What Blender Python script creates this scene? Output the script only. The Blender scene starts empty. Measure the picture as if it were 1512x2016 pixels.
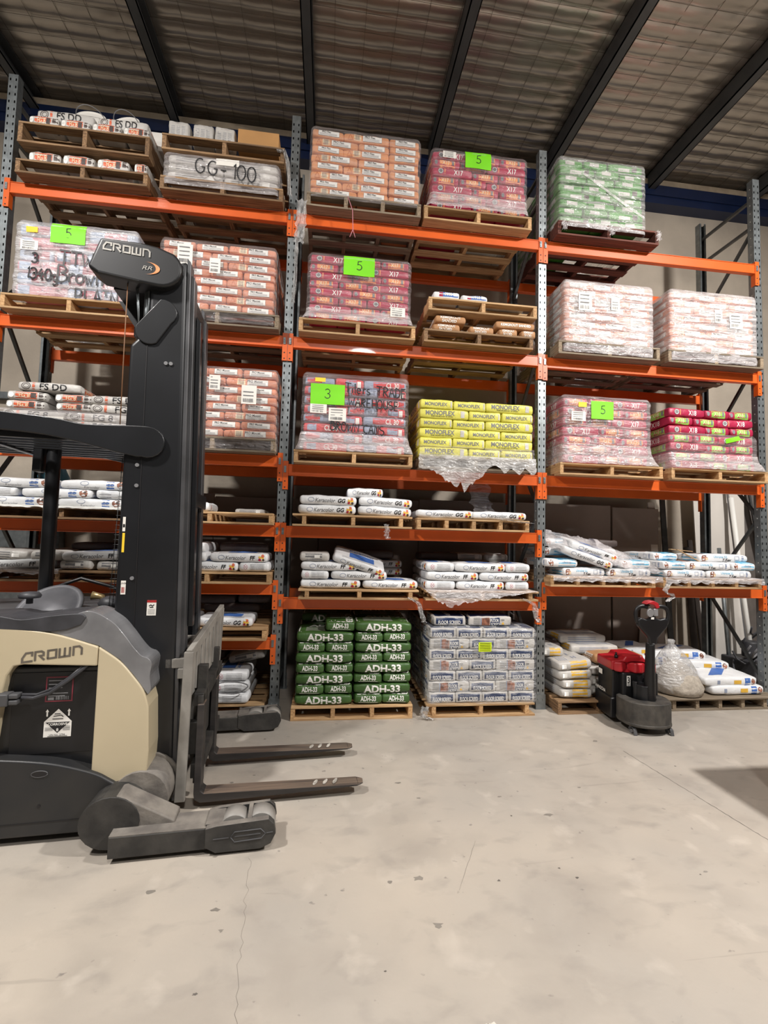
import bpy, bmesh, math, random
from mathutils import Vector, Matrix, Euler, noise
from mathutils.bvhtree import BVHTree
PI = math.pi
S = bpy.context.scene
COL = S.collection
rnd = random.Random(7)

# ------------------------------------------------------------ camera, world, lamps, exposure
cam_d = bpy.data.cameras.new('camera')
cam = bpy.data.objects.new('camera', cam_d); COL.objects.link(cam)
ri = Vector((0.99193121, -0.12417574, 0.02555099))
up = Vector((-0.03277064, -0.05644999, 0.99786747))
fw = Vector((0.12246858, 0.99065321, 0.06006383))
m = Matrix((ri, up, -fw)).transposed().to_4x4(); m.translation = (0.452, -4.5665, 1.7008)
cam.matrix_world = m
cam_d.sensor_fit = 'VERTICAL'; cam_d.sensor_height = 36.0; cam_d.sensor_width = 27.0
cam_d.lens = 898.28/2016*36; cam_d.clip_start = .05
S.camera = cam
S.view_settings.view_transform = 'Standard'; S.view_settings.look = 'None'
S.view_settings.gamma = 1; S.view_settings.use_curve_mapping = False
S.view_settings.exposure = -0.26
w = bpy.data.worlds.new('world'); S.world = w; w.use_nodes = True
w.node_tree.nodes['Background'].inputs[0].default_value = (1.0, .96, .92, 1)
w.node_tree.nodes['Background'].inputs[1].default_value = .07

def lamp(loc, power, size, aim, col=(1, .965, .93), spill=0.0):
    d = bpy.data.lights.new('high_bay_or_fill_lamp', 'AREA'); d.shape = 'DISK'; d.size = size; d.energy = power; d.color = col
    o = bpy.data.objects.new('high_bay_or_fill_lamp', d); COL.objects.link(o); o.location = loc
    o.rotation_euler = (Vector(aim)-Vector(loc)).to_track_quat('-Z', 'Y').to_euler()
    if spill:      # the open top of the fitting lights the roof
        d = bpy.data.lights.new('lamp_uplight', 'AREA'); d.shape = 'DISK'; d.size = .3; d.energy = spill; d.color = col
        o = bpy.data.objects.new('lamp_uplight', d); COL.objects.link(o); o.location = (loc[0], loc[1], loc[2]+.12); o.rotation_euler = (PI, 0, 0)
lamp((5.2, -3.7, 6.1), 610, .4, (4.1, -1.9, 0), spill=70)
lamp((-2.9, -3.8, 6.1), 430, .4, (-2.2, -2.4, 0), spill=34)
lamp((1.2, -7.0, 6.4), 260, .8, (1.1, -6.0, 0))  # unseen fill lamp added behind the camera to brighten the near floor

# ------------------------------------------------------------ materials
def sl(c):
    return tuple(((x/255)/12.92 if x/255 <= .04045 else ((x/255+.055)/1.055)**2.4) for x in c)
MATS = {}
def mat(name, rgb, rough=.6, metal=0.0, nz=(6, .12), bump=(0, 0), rgb2=None, stretch=(1, 1, 1), spec=.5, coat=0, vary=0, thr=(.35, .65)):
    """procedural principled: base colour broken up by noise, optional bump and per-object shift"""
    if name in MATS: return MATS[name]
    M = bpy.data.materials.new(name); M.use_nodes = True; MATS[name] = M
    nt = M.node_tree; N = nt.nodes; L = nt.links; P = N['Principled BSDF']
    c = sl(rgb); c2 = sl(rgb2) if rgb2 else tuple(x*(1-nz[1]*2.2) for x in c)
    tc = N.new('ShaderNodeTexCoord'); mp = N.new('ShaderNodeMapping'); L.new(tc.outputs['Object'], mp.inputs[0])
    mp.inputs['Scale'].default_value = stretch
    oi = N.new('ShaderNodeObjectInfo'); ml = N.new('ShaderNodeMath'); ml.operation = 'MULTIPLY'; ml.inputs[1].default_value = 37
    L.new(oi.outputs['Random'], ml.inputs[0]); L.new(ml.outputs[0], mp.inputs['Location'])
    no = N.new('ShaderNodeTexNoise'); no.inputs['Scale'].default_value = nz[0]; no.inputs['Detail'].default_value = 5
    L.new(mp.outputs[0], no.inputs['Vector'])
    rp = N.new('ShaderNodeMapRange'); rp.inputs[1].default_value = thr[0]; rp.inputs[2].default_value = thr[1]
    L.new(no.outputs[0], rp.inputs[0])
    mx = N.new('ShaderNodeMix'); mx.data_type = 'RGBA'; L.new(rp.outputs[0], mx.inputs[0])
    mx.inputs[6].default_value = (*c, 1); mx.inputs[7].default_value = (*c2, 1)
    last = mx.outputs[2]
    if vary:
        hs = N.new('ShaderNodeHueSaturation'); mr = N.new('ShaderNodeMapRange')
        mr.inputs[3].default_value = 1-vary; mr.inputs[4].default_value = 1+vary
        L.new(oi.outputs['Random'], mr.inputs[0]); L.new(mr.outputs[0], hs.inputs['Value']); L.new(last, hs.inputs['Color']); last = hs.outputs[0]
    L.new(last, P.inputs['Base Color'])
    P.inputs['Roughness'].default_value = rough; P.inputs['Metallic'].default_value = metal
    P.inputs['Specular IOR Level'].default_value = spec; P.inputs['Coat Weight'].default_value = coat
    if bump[1]:
        n2 = N.new('ShaderNodeTexNoise'); n2.inputs['Scale'].default_value = bump[0]; n2.inputs['Detail'].default_value = 4
        L.new(mp.outputs[0], n2.inputs['Vector'])
        b = N.new('ShaderNodeBump'); b.inputs['Strength'].default_value = bump[1]; b.inputs['Distance'].default_value = .02
        L.new(n2.outputs[0], b.inputs['Height']); L.new(b.outputs[0], P.inputs['Normal'])
    return M

def wood(name, rgb, rgb2, st): return mat(name, rgb, .75, nz=(9, .2), rgb2=rgb2, stretch=st, vary=.22, bump=(30, .3), thr=(.3, .72))
WX = wood('pine_boards', (205, 172, 128), (150, 112, 74), (.35, 7, 7)); WY = wood('pine_bearer', (205, 168, 122), (152, 110, 70), (7, .5, 7))
WXo = wood('weathered_boards', (160, 128, 92), (92, 68, 48), (.35, 7, 7)); WYo = wood('weathered_bearer', (156, 122, 86), (88, 64, 44), (7, .5, 7))
WXd = wood('dark_boards', (112, 62, 48), (62, 34, 28), (.35, 7, 7))
WXg = wood('grey_boards', (150, 136, 116), (104, 90, 74), (.35, 7, 7)); WYg = wood('grey_bearer', (158, 140, 116), (104, 88, 70), (7, .5, 7))
ORANGE = mat('orange_paint', (222, 98, 34), .38, nz=(3, .06), vary=.04, coat=.2)
GALV = mat('galvanised_steel', (150, 156, 158), .42, .75, nz=(16, .12), vary=.05)
DGALV = mat('dull_steel', (96, 98, 98), .5, .6, nz=(10, .15))
BLK = mat('black_plastic', (23, 23, 25), .42, nz=(5, .12)); BLKM = mat('black_painted_steel', (27, 28, 31), .36, nz=(3, .15), coat=.15)
DKG = mat('dark_grey_plastic', (84, 84, 86), .55, nz=(5, .16)); PADG = mat('grey_rubber_pad', (64, 64, 68), .5, nz=(9, .18))
TAN = mat('tan_enamel', (198, 184, 154), .34, nz=(2, .03), coat=.3)
DUST = mat('dusty_dark_metal', (40, 39, 38), .6, nz=(9, .2), rgb2=(62, 60, 57), bump=(25, .2))
DUSTL = mat('dusty_grey_metal', (132, 126, 118), .72, nz=(9, .2), rgb2=(100, 95, 90), bump=(22, .25))
FORK = mat('worn_fork_steel', (66, 62, 60), .5, .3, nz=(5, .2), rgb2=(46, 44, 44), stretch=(.5, 6, 3))
FORKT = mat('worn_fork_top', (128, 112, 98), .5, .3, nz=(4, .2), rgb2=(88, 78, 72), stretch=(.6, 8, 3))
SKIRT = mat('skirt_plastic', (36, 37, 39), .42, nz=(4, .15), rgb2=(46, 45, 44))
WHITE = mat('white_print', (236, 234, 228), .5, nz=(4, .02)); PAPER = mat('white_paper', (232, 228, 220), .7, nz=(5, .03))
INK = mat('black_ink', (26, 24, 26), .5, nz=(4, .02)); GREYI = mat('grey_ink', (120, 120, 122), .6, nz=(4, .05))
LIME = mat('lime_green_paper', (122, 218, 20), .6, nz=(3, .05)); YELP = mat('yellow_paper', (246, 206, 50), .6, nz=(4, .04)); NEON = mat('neon_yellow_paper', (216, 240, 20), .6, nz=(4, .04))
FOIL = None

# ------------------------------------------------------------ mesh builder
class MB:
    def __init__(s): s.v = []; s.f = []; s.m = []; s.sm = []
    def add(s, vs, fs, mi=0, smooth=False):
        n = len(s.v); s.v += [tuple(p) for p in vs]
        for f in fs: s.f.append([n+i for i in f]); s.m.append(mi); s.sm.append(smooth)
        return s
    def box(s, x0, x1, y0, y1, z0, z1, mi=0):
        return s.add([(x0,y0,z0),(x1,y0,z0),(x1,y1,z0),(x0,y1,z0),(x0,y0,z1),(x1,y0,z1),(x1,y1,z1),(x0,y1,z1)],
            [(0,3,2,1),(4,5,6,7),(0,1,5,4),(1,2,6,5),(2,3,7,6),(3,0,4,7)], mi)
    def bar(s, a, b, w, h, mi=0):      # square bar from a to b
        a = Vector(a); b = Vector(b); d = (b-a).normalized()
        u = d.cross(Vector((0,0,1)));  u = Vector((1,0,0)) if u.length < .01 else u.normalized(); v = u.cross(d)
        P = [p + u*w/2*i + v*h/2*j for p in (a, b) for i, j in ((-1,-1),(1,-1),(1,1),(-1,1))]
        return s.add(P, [(0,1,2,3),(7,6,5,4),(0,4,5,1),(1,5,6,2),(2,6,7,3),(3,7,4,0)], mi)
    def prism(s, poly, a, b, axis='y', mi=0, smooth=False):
        n = len(poly)
        def P(p, t): return {'y': (p[0], t, p[1]), 'x': (t, p[0], p[1]), 'z': (p[0], p[1], t)}[axis]
        return s.add([P(p, a) for p in poly]+[P(p, b) for p in poly],
            [tuple(range(n)), tuple(range(2*n-1, n-1, -1))]+[(i, i+n, (i+1)%n+n, (i+1)%n) for i in range(n)], mi, smooth)
    def tube(s, pts, r, n=8, mi=0, caps=True):
        pts = [Vector(p) for p in pts]; rs = r if isinstance(r, (list, tuple)) else [r]*len(pts)
        base = len(s.v); prev = None
        for i, p in enumerate(pts):
            d = (pts[min(i+1, len(pts)-1)]-pts[max(i-1, 0)]).normalized()
            if prev is None:
                u = d.orthogonal().normalized()
            else:
                u = (prev - d*prev.dot(d)).normalized()
            prev = u; v = d.cross(u)
            for k in range(n):
                t = 2*PI*k/n; s.v.append(tuple(p+(u*math.cos(t)+v*math.sin(t))*rs[i]))
        for i in range(len(pts)-1):
            for k in range(n):
                a = base+i*n+k; b = base+i*n+(k+1)%n
                s.f.append([a, b, b+n, a+n]); s.m.append(mi); s.sm.append(True)
        if caps:
            for q in (list(range(base+n-1, base-1, -1)), list(range(base+(len(pts)-1)*n, base+len(pts)*n))):
                s.f.append(q); s.m.append(mi); s.sm.append(False)
        return s
    def cyl(s, c, r, h, axis='z', n=20, mi=0):
        d = {'x': Vector((h/2,0,0)), 'y': Vector((0,h/2,0)), 'z': Vector((0,0,h/2))}[axis]; c = Vector(c)
        return s.tube([c-d, c+d], r, n, mi)
    def lathe(s, prof, c=(0,0,0), n=24, mi=0):
        base = len(s.v)
        for (r, z) in prof:
            for k in range(n): s.v.append((c[0]+r*math.cos(2*PI*k/n), c[1]+r*math.sin(2*PI*k/n), c[2]+z))
        for i in range(len(prof)-1):
            for k in range(n):
                a = base+i*n+k; b = base+i*n+(k+1)%n; s.f.append([a, b, b+n, a+n]); s.m.append(mi); s.sm.append(True)
        for q in (list(range(base+n-1, base-1, -1)), list(range(base+(len(prof)-1)*n, base+len(prof)*n))):
            s.f.append(q); s.m.append(mi); s.sm.append(False)
        return s
    def mesh(s, name, mats, bevel=0, seg=2):
        me = bpy.data.meshes.new(name); me.from_pydata(s.v, [], s.f)
        for q in (mats if isinstance(mats, (list, tuple)) else [mats]): me.materials.append(q)
        for p, i, k in zip(me.polygons, s.m, s.sm): p.material_index = i; p.use_smooth = k
        bm = bmesh.new(); bm.from_mesh(me)
        bmesh.ops.recalc_face_normals(bm, faces=bm.faces)
        if bevel:
            es = [e for e in bm.edges if len(e.link_faces) == 2 and e.calc_face_angle(0) > .6]
            bmesh.ops.bevel(bm, geom=es, offset=bevel, segments=seg, profile=.6, affect='EDGES', clamp_overlap=True)
            for f in bm.faces: f.smooth = True if seg > 1 and f.calc_area() < .002 else f.smooth
        bm.to_mesh(me); bm.free()
        return me
    def build(s, name, mats, parent=None, bevel=0, seg=2, loc=None):
        return link(name, s.mesh(name, mats, bevel, seg), parent, loc)
def link(name, me, parent=None, loc=None):
    o = bpy.data.objects.new(name, me); COL.objects.link(o)
    if parent: o.parent = parent
    if loc: o.location = loc
    return o
def tops(o, m_, t=.85):
    """dust settled on the upward faces of a part"""
    me = o.data; me.materials.append(m_); k = len(me.materials)-1
    for p in me.polygons:
        if p.normal.z > t: p.material_index = k
    return o
def tag(o, label, cat, group=None, kind=None):
    o['label'] = label; o['category'] = cat
    if group: o['group'] = group
    if kind: o['kind'] = kind
    return o
def struct(o, label=None):
    o['kind'] = 'structure'
    if label: o['label'] = label
    return o
def empty(name, loc, rz=0.0):
    o = bpy.data.objects.new(name, None); COL.objects.link(o); o.location = loc; o.rotation_euler = (0, 0, rz); o.empty_display_size = .1; return o

# ------------------------------------------------------------ lettering (all 2-D, later laid on a surface)
TX = {}
def text2d(st, h=1.0, bold=.0, shear=0.0, wscale=1.0):
    key = (st, round(bold, 3), shear)
    if key not in TX:
        cu = bpy.data.curves.new('t', 'FONT'); cu.body = st; cu.size = 1; cu.offset = bold; cu.shear = shear; cu.resolution_u = 3
        o = bpy.data.objects.new('t', cu); COL.objects.link(o)
        dg = bpy.context.evaluated_depsgraph_get(); me = bpy.data.meshes.new_from_object(o.evaluated_get(dg))
        vs = [(v.co.x, v.co.y) for v in me.vertices]; fs = [tuple(p.vertices) for p in me.polygons]
        bpy.data.objects.remove(o); bpy.data.meshes.remove(me); bpy.data.curves.remove(cu)
        xs = [p[0] for p in vs]; cx = (min(xs)+max(xs))/2
        TX[key] = ([(x-cx, y-.35) for x, y in vs], fs)
    vs, fs = TX[key]
    k = h/.70
    return [(x*k*wscale, y*k) for x, y in vs], fs
def stroke2d(lines, wd, closed=False):
    vs = []; fs = []
    for ln in lines:
        n = len(ln); L = []
        for i, p in enumerate(ln):
            a = Vector(ln[max(i-1, 0)]); b = Vector(ln[min(i+1, n-1)]); q = Vector(p)
            d1 = (q-a); d2 = (b-q); d1 = d1.normalized() if d1.length else d2.normalized(); d2 = d2.normalized() if d2.length else d1
            t = (d1+d2); t = t.normalized() if t.length > .1 else d1
            nn = Vector((-t.y, t.x)); c = max(.5, nn.dot(Vector((-d1.y, d1.x))))
            L.append((q+nn*wd/2/c, q-nn*wd/2/c))
        for i in range(n-1):
            b0 = len(vs); vs += [tuple(L[i][0]), tuple(L[i][1]), tuple(L[i+1][1]), tuple(L[i+1][0])]; fs.append((b0, b0+1, b0+2, b0+3))
    return vs, fs
def arc(cx, cy, rx, ry, a0, a1, n=10): return [(cx+rx*math.cos(math.radians(a0+(a1-a0)*i/n)), cy+ry*math.sin(math.radians(a0+(a1-a0)*i/n))) for i in range(n+1)]
G = {'1': [[(.25,.85),(.35,1),(.33,0)]], '3': [arc(.25,.75,.25,.25,150,-80)+arc(.25,.27,.28,.27,80,-160)], '4': [[(.35,1),(.02,.4),(.55,.42)],[(.4,.7),(.36,0)]],
 '0': [arc(.28,.5,.26,.5,90,450,16)], '5': [[(.55,1),(.15,.95),(.12,.58)]+arc(.25,.32,.3,.3,100,-140)], 'T': [[(0,1),(.65,.97)],[(.33,1),(.3,0)]], 'W': [[(0,.9),(.12,.05),(.32,.6),(.5,.02),(.68,1)]],
 'B': [[(.08,1),(.05,0)],[(.05,1)]+arc(.2,.76,.28,.22,80,-90)+arc(.2,.27,.36,.27,90,-110)], 'r': [[(.05,.55),(.06,0)],[(.06,.35),(.2,.55),(.34,.5)]], 'o': [arc(.22,.28,.2,.27,90,450,12)],
 'w': [[(0,.5),(.1,.03),(.22,.35),(.34,.03),(.48,.55)]], 'n': [[(.05,.55),(.05,0)],[(.05,.35),(.2,.55),(.34,.4),(.36,0)]], 'P': [[(.08,1),(.05,0)],[(.05,1)]+arc(.18,.73,.3,.26,80,-100)],
 'L': [[(.08,1),(.05,.02),(.5,.0)]], 'A': [[(0,0),(.28,1),(.55,0)],[(.1,.4),(.46,.4)]], 'I': [[(0,1),(.4,1)],[(.2,1),(.2,0)],[(0,0),(.4,0)]], 'N': [[(.03,0),(.06,1),(.45,.02),(.5,1)]],
 'G': [arc(.33,.5,.3,.48,60,320,12)+[(.6,.45),(.4,.45)]], '-': [[(.05,.45),(.4,.45)]], 'g': [arc(.22,.28,.2,.25,60,400,12)+[(.42,.5),(.4,-.3),(.2,-.42),(.05,-.3)]],
 'C': [arc(.33,.5,.3,.48,55,305,12)], 'E': [[(.45,1),(.05,1),(.05,0),(.48,0)],[(.05,.52),(.4,.52)]], 'R': [[(.06,1),(.05,0)],[(.05,1)]+arc(.18,.75,.28,.23,80,-90)+[(.1,.5),(.5,0)]],
 'S': [arc(.26,.75,.24,.24,50,250,8)+arc(.26,.26,.25,.26,80,-140,8)], 'H': [[(.05,1),(.05,0)],[(.5,1),(.5,0)],[(.05,.5),(.5,.52)]], 'O': [arc(.3,.5,.28,.5,90,450,16)], 'U': [[(.04,1),(.06,.3)]+arc(.26,.25,.2,.25,180,360,8)+[(.48,1)]],
 'D': [[(.05,1),(.05,0)],[(.02,1)]+arc(.1,.5,.42,.5,85,-85,10)], 'i': [[(.08,.5),(.08,0)],[(.08,.75),(.1,.72)]], 'l': [[(.08,1),(.1,0)]], 'e': [[(.04,.3),(.4,.3)]+arc(.22,.28,.2,.27,10,310,10)],
 's': [arc(.2,.42,.15,.13,50,250,6)+arc(.2,.13,.16,.14,80,-140,6)], 'a': [arc(.2,.25,.18,.25,40,400,12)+[(.4,.5),(.42,0)]], ' ': []}
GW = {' ': .4, 'W': .8, 'T': .72, '1': .45, 'i': .25, 'l': .25, 'I': .5, 'r': .4, 'w': .6, 'G': .78, 'O': .72, 'o': .5, 'n': .5, 'A': .65, '0': .65}
def hand2d(st, h, wd, x=0, y=0, slope=0):
    vs = []; fs = []; cx = x
    for ch in st:
        ls = [[(cx+p[0]*h, y+p[1]*h+(cx+p[0]*h-x)*slope) for p in l] for l in G.get(ch, [])]
        a, b = stroke2d(ls, wd); n = len(vs); vs += a; fs += [tuple(i+n for i in f) for f in b]
        cx += GW.get(ch, .62)*h
    return vs, fs
def rect2d(x0, x1, y0, y1, nx=1, ny=1, jag=0):
    vs = [(x0+(x1-x0)*i/nx+(rnd.uniform(-jag, jag) if jag and i in (0, nx) else 0), y0+(y1-y0)*j/ny) for j in range(ny+1) for i in range(nx+1)]
    return vs, [(j*(nx+1)+i, j*(nx+1)+i+1, (j+1)*(nx+1)+i+1, (j+1)*(nx+1)+i) for j in range(ny) for i in range(nx)]
def ell2d(cx, cy, rx, ry, n=14): return [(cx, cy)]+[(cx+rx*math.cos(2*PI*i/n), cy+ry*math.sin(2*PI*i/n)) for i in range(n)], [(0, 1+i, 1+(i+1)%n) for i in range(n)]
def blob2d(cx, cy, rx, ry, n=9): return [(cx, cy)]+[(cx+rx*rnd.uniform(.6, 1)*math.cos(2*PI*i/n), cy+ry*rnd.uniform(.6, 1)*math.sin(2*PI*i/n)) for i in range(n)], [(0, 1+i, 1+(i+1)%n) for i in range(n)]
def shift(sh, dx, dy): return [(x+dx, y+dy) for x, y in sh[0]], sh[1]
def cut2d(sh, step):
    bm = bmesh.new(); vs = [bm.verts.new((x, y, 0)) for x, y in sh[0]]
    for f in sh[1]:
        try: bm.faces.new([vs[i] for i in f])
        except ValueError: pass
    for ax in (0, 1):
        cs = [v.co[ax] for v in bm.verts]
        if not cs: continue
        k = math.floor(min(cs)/step)+1
        while k*step < max(cs):
            nn = (1, 0, 0) if ax == 0 else (0, 1, 0)
            bmesh.ops.bisect_plane(bm, geom=bm.verts[:]+bm.edges[:]+bm.faces[:], plane_co=(k*step, k*step, 0), plane_no=nn); k += 1
    bm.verts.index_update()
    r = [(v.co.x, v.co.y) for v in bm.verts], [tuple(v.index for v in f.verts) for f in bm.faces]
    bm.free(); return r
def lay(mb, sh, bvh, face, mi, off=.002, step=.04, reach=3.0):
    """press a flat shape onto a surface: face F front, B back, L/R ends, T top"""
    sh = cut2d(sh, step) if step else sh
    D = {'F': (Vector((0,1,0)), lambda u, v: Vector((u, -reach, v))), 'B': (Vector((0,-1,0)), lambda u, v: Vector((-u, reach, v))),
         'R': (Vector((-1,0,0)), lambda u, v: Vector((reach, u, v))), 'L': (Vector((1,0,0)), lambda u, v: Vector((-reach, -u, v))),
         'T': (Vector((0,0,-1)), lambda u, v: Vector((u, v, reach)))}[face]
    pts = []; ok = []
    for u, v in sh[0]:
        o = D[1](u, v); h, nn, i, d = bvh.ray_cast(o, D[0])
        pts.append((h - D[0]*off) if h else None)
    vs = [p if p else Vector((0,0,0)) for p in pts]
    fs = [f for f in sh[1] if all(pts[i] is not None for i in f)]
    used = sorted({i for f in fs for i in f}); mp = {i: k for k, i in enumerate(used)}
    mb.add([vs[i] for i in used], [tuple(mp[i] for i in f) for f in fs], mi, True)
def flat(mb, sh, fn, mi=0): mb.add([fn(u, v) for u, v in sh[0]], sh[1], mi)
# ------------------------------------------------------------ the building
def floor_mat():
    M = bpy.data.materials.new('concrete_floor'); M.use_nodes = True; nt = M.node_tree; N = nt.nodes; L = nt.links; P = N['Principled BSDF']
    tc = N.new('ShaderNodeTexCoord')
    def nz(sc, det=6, st=(1,1,1), rot=0, dist=0):
        mp = N.new('ShaderNodeMapping'); mp.inputs['Scale'].default_value = st; mp.inputs['Rotation'].default_value = (0,0,rot); L.new(tc.outputs['Object'], mp.inputs[0])
        n = N.new('ShaderNodeTexNoise'); n.inputs['Scale'].default_value = sc; n.inputs['Detail'].default_value = det; n.inputs['Distortion'].default_value = dist
        L.new(mp.outputs[0], n.inputs['Vector']); return n.outputs[0]
    def mixc(f, a, b):
        m_ = N.new('ShaderNodeMix'); m_.data_type = 'RGBA'
        for s_, x in ((0, f), (6, a), (7, b)):
            if isinstance(x, tuple): m_.inputs[s_].default_value = (*x, 1)
            else: L.new(x, m_.inputs[s_])
        return m_.outputs[2]
    def rng(x, a, b, c=0, d=1):
        r = N.new('ShaderNodeMapRange'); r.inputs[1].default_value = a; r.inputs[2].default_value = b; r.inputs[3].default_value = c; r.inputs[4].default_value = d
        L.new(x, r.inputs[0]); return r.outputs[0]
    c = mixc(rng(nz(.8, 4), .35, .65), sl((182, 172, 159)), sl((166, 159, 150)))
    c = mixc(rng(nz(1.7, 6, (1, 1.5, 1), .5, .3), .5, .78, 0, .7), c, sl((150, 142, 133)))
    c = mixc(rng(nz(5, 7, (1, 1.6, 1), -.4, .3), .54, .76, 0, .45), c, sl((136, 130, 124)))
    c = mixc(rng(nz(4, 8, (1, 1, 1), 0, .3), .60, .74, 0, .5), c, sl((202, 193, 181)))
    c = mixc(rng(nz(13, 3, (1, 1.4, 1), .9), .69, .75, 0, .6), c, sl((98, 94, 92)))
    c = mixc(rng(nz(1.6, 12, (.22, 3, 1), .75, 2), .665, .69, 0, .22), c, sl((118, 112, 106)))
    L.new(c, P.inputs['Base Color']); L.new(rng(nz(3, 5), .3, .7, .38, .62), P.inputs['Roughness'])
    b = N.new('ShaderNodeBump'); b.inputs['Strength'].default_value = .12; b.inputs['Distance'].default_value = .01
    L.new(nz(40, 5), b.inputs['Height']); L.new(b.outputs[0], P.inputs['Normal'])
    return M
o = MB().box(-9, 12, -12, 1.45, -.2, 0).build('floor', floor_mat()); struct(o, 'smudged grey-beige concrete warehouse floor')
fo = o
jm = MB(); r2 = random.Random(5)
def fstrip(a, b, w_, mi, n=30, wob=.0):
    a = Vector(a); b = Vector(b); d = (b-a).normalized(); nn = Vector((-d.y, d.x)); vs = []
    for i in range(n+1):
        p = a.lerp(b, i/n)+nn*r2.uniform(-wob, wob); ww = w_*r2.uniform(.5, 1.2)
        vs += [(p.x+nn.x*ww, p.y+nn.y*ww, .0008), (p.x-nn.x*ww, p.y-nn.y*ww, .0008)]
    jm.add(vs, [(2*i, 2*i+1, 2*i+3, 2*i+2) for i in range(n)], mi)
fstrip((2.95, -.95), (3.1, -2.3), .0022, 0, 60, .003); fstrip((.10, -1.98), (.27, -3.6), .0007, 1, 50, .012); fstrip((1.15, -2.3), (1.35, -1.95), .001, 1, 10, .003)
for k in range(46):
    x, y_, rr_ = r2.uniform(-.6, 3.2), r2.uniform(-3.4, -.5), r2.choice((.006, .01, .014, .02, .03)); n = 8
    jm.add([(x, y_, .0008)]+[(x+rr_*r2.uniform(.4, 1.3)*math.cos(2*PI*i/n), y_+rr_*r2.uniform(.3, .8)*math.sin(2*PI*i/n), .0008) for i in range(n)], [(0, 1+i, 1+(i+1) % n) for i in range(n)], 1 if rr_ > .012 else 0)
for q in range(5):
    x, y_ = 1.075+r2.uniform(-.02, .02), -2.93+r2.uniform(-.02, .02); jm.add([(x, y_, .001)]+[(x+.018*r2.uniform(.3, 1.2)*math.cos(i), y_+.018*r2.uniform(.3, 1.2)*math.sin(i), .001) for i in range(6)], [(0, 1+i, 1+(i+1) % 6) for i in range(6)], 2)
jm.build('floor_marks', [mat('dark_grime', (104, 98, 92), .8), mat('grey_smudge', (138, 131, 122), .8), mat('white_splash', (232, 226, 214), .7)], fo)
CONC = mat('precast_concrete', (188, 176, 160), .8, nz=(1.6, .05), rgb2=(168, 157, 143), bump=(18, .15))
o = MB().box(-9, 12, 1.45, 1.65, 0, 7.3).build('wall_back', CONC); struct(o, 'pale precast concrete back wall')
o = MB().box(-9, 12, 1.27, 1.45, 6.69, 6.97).box(-9, 12, 1.25, 1.27, 6.80, 6.82).build('trim_1', mat('blue_steel', (20, 36, 72), .4, nz=(3, .1))); struct(o, 'dark blue steel eaves beam on back wall')
o = MB().box(-9, 12, 1.28, 1.45, 6.97, 7.06).build('trim_2', mat('cream_edge', (176, 160, 138), .7)); struct(o, 'cream packing strip above the blue beam')
# foil-faced blanket sagging over safety mesh
def foil():
    M = bpy.data.materials.new('foil_blanket'); M.use_nodes = True; nt = M.node_tree; N = nt.nodes; L = nt.links; P = N['Principled BSDF']
    P.inputs['Base Color'].default_value = (*sl((188, 182, 174)), 1); P.inputs['Metallic'].default_value = .85; P.inputs['Roughness'].default_value = .30
    tc = N.new('ShaderNodeTexCoord'); hs = []
    for st, sc, am in (((.8, 9, 1), 5, .35), ((1, 1, 1), 14, .5)):
        mp = N.new('ShaderNodeMapping'); mp.inputs['Scale'].default_value = st; L.new(tc.outputs['Object'], mp.inputs[0])
        n = N.new('ShaderNodeTexNoise'); n.inputs['Scale'].default_value = sc; n.inputs['Detail'].default_value = 4; L.new(mp.outputs[0], n.inputs['Vector'])
        q = N.new('ShaderNodeMath'); q.operation = 'MULTIPLY'; q.inputs[1].default_value = am; L.new(n.outputs[0], q.inputs[0]); hs.append(q.outputs[0])
    a = N.new('ShaderNodeMath'); L.new(hs[0], a.inputs[0]); L.new(hs[1], a.inputs[1])
    b = N.new('ShaderNodeBump'); b.inputs['Strength'].default_value = .14; b.inputs['Distance'].default_value = .02; L.new(a.outputs[0], b.inputs['Height']); L.new(b.outputs[0], P.inputs['Normal'])
    return M
x0, x1, y0, y1, st = -7.0, 11.0, -7.0, 1.42, .045
nx = int((x1-x0)/st*.6); ny = int((y1-y0)/st*1.8); vs = []; fs = []
for j in range(ny+1):
    for i in range(nx+1):
        x = x0+(x1-x0)*i/nx; y = y0+(y1-y0)*j/ny
        d = .026*abs(math.sin(PI*y/.18))**.7 + .010*abs(math.sin(PI*x/.32))**.8 + .016*noise.noise(Vector((x*.9, y*.9, 0))) + .004*noise.noise(Vector((x*4, y*7, 3)))
        vs.append((x, y, 7.16-d))
for j in range(ny):
    for i in range(nx): k = j*(nx+1)+i; fs.append((k, k+1, k+nx+2, k+nx+1))
ceil_o = MB().add(vs, fs, 0, True).build('ceiling', foil()); struct(ceil_o, 'silver foil insulation blanket sagging on wire mesh')
wb = MB()
for k in range(int((y1-y0)/.18)+1): wb.bar((x0, y0-.02+k*.18+.02, 7.128), (x1, y0+k*.18, 7.128), .0025, .0025)
for k in range(int((x1-x0)/.32)+1): wb.bar((x0+k*.32, y0, 7.122), (x0+k*.32, y1, 7.122), .003, .003)
wb.build('safety_mesh', mat('dark_wire', (120, 112, 100), .4, .7), ceil_o)
PUR = mat('dark_purlin', (84, 86, 88), .5, .4, nz=(3, .12))
for i, px in enumerate((-5.0, -3.36, -1.68, .02, 1.66, 3.32, 4.93, 6.55, 8.2)):
    m_ = MB().box(px, px+.012, -7.5, 1.42, 6.9, 7.12).box(px, px+.11, -7.5, 1.42, 6.9, 6.912).box(px+.1, px+.11, -7.5, 1.42, 6.9, 6.93).box(px, px+.11, -7.5, 1.42, 7.11, 7.12)
    o = m_.build('trim_%d' % (3+i), PUR); struct(o, 'dark steel roof purlin')

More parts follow.
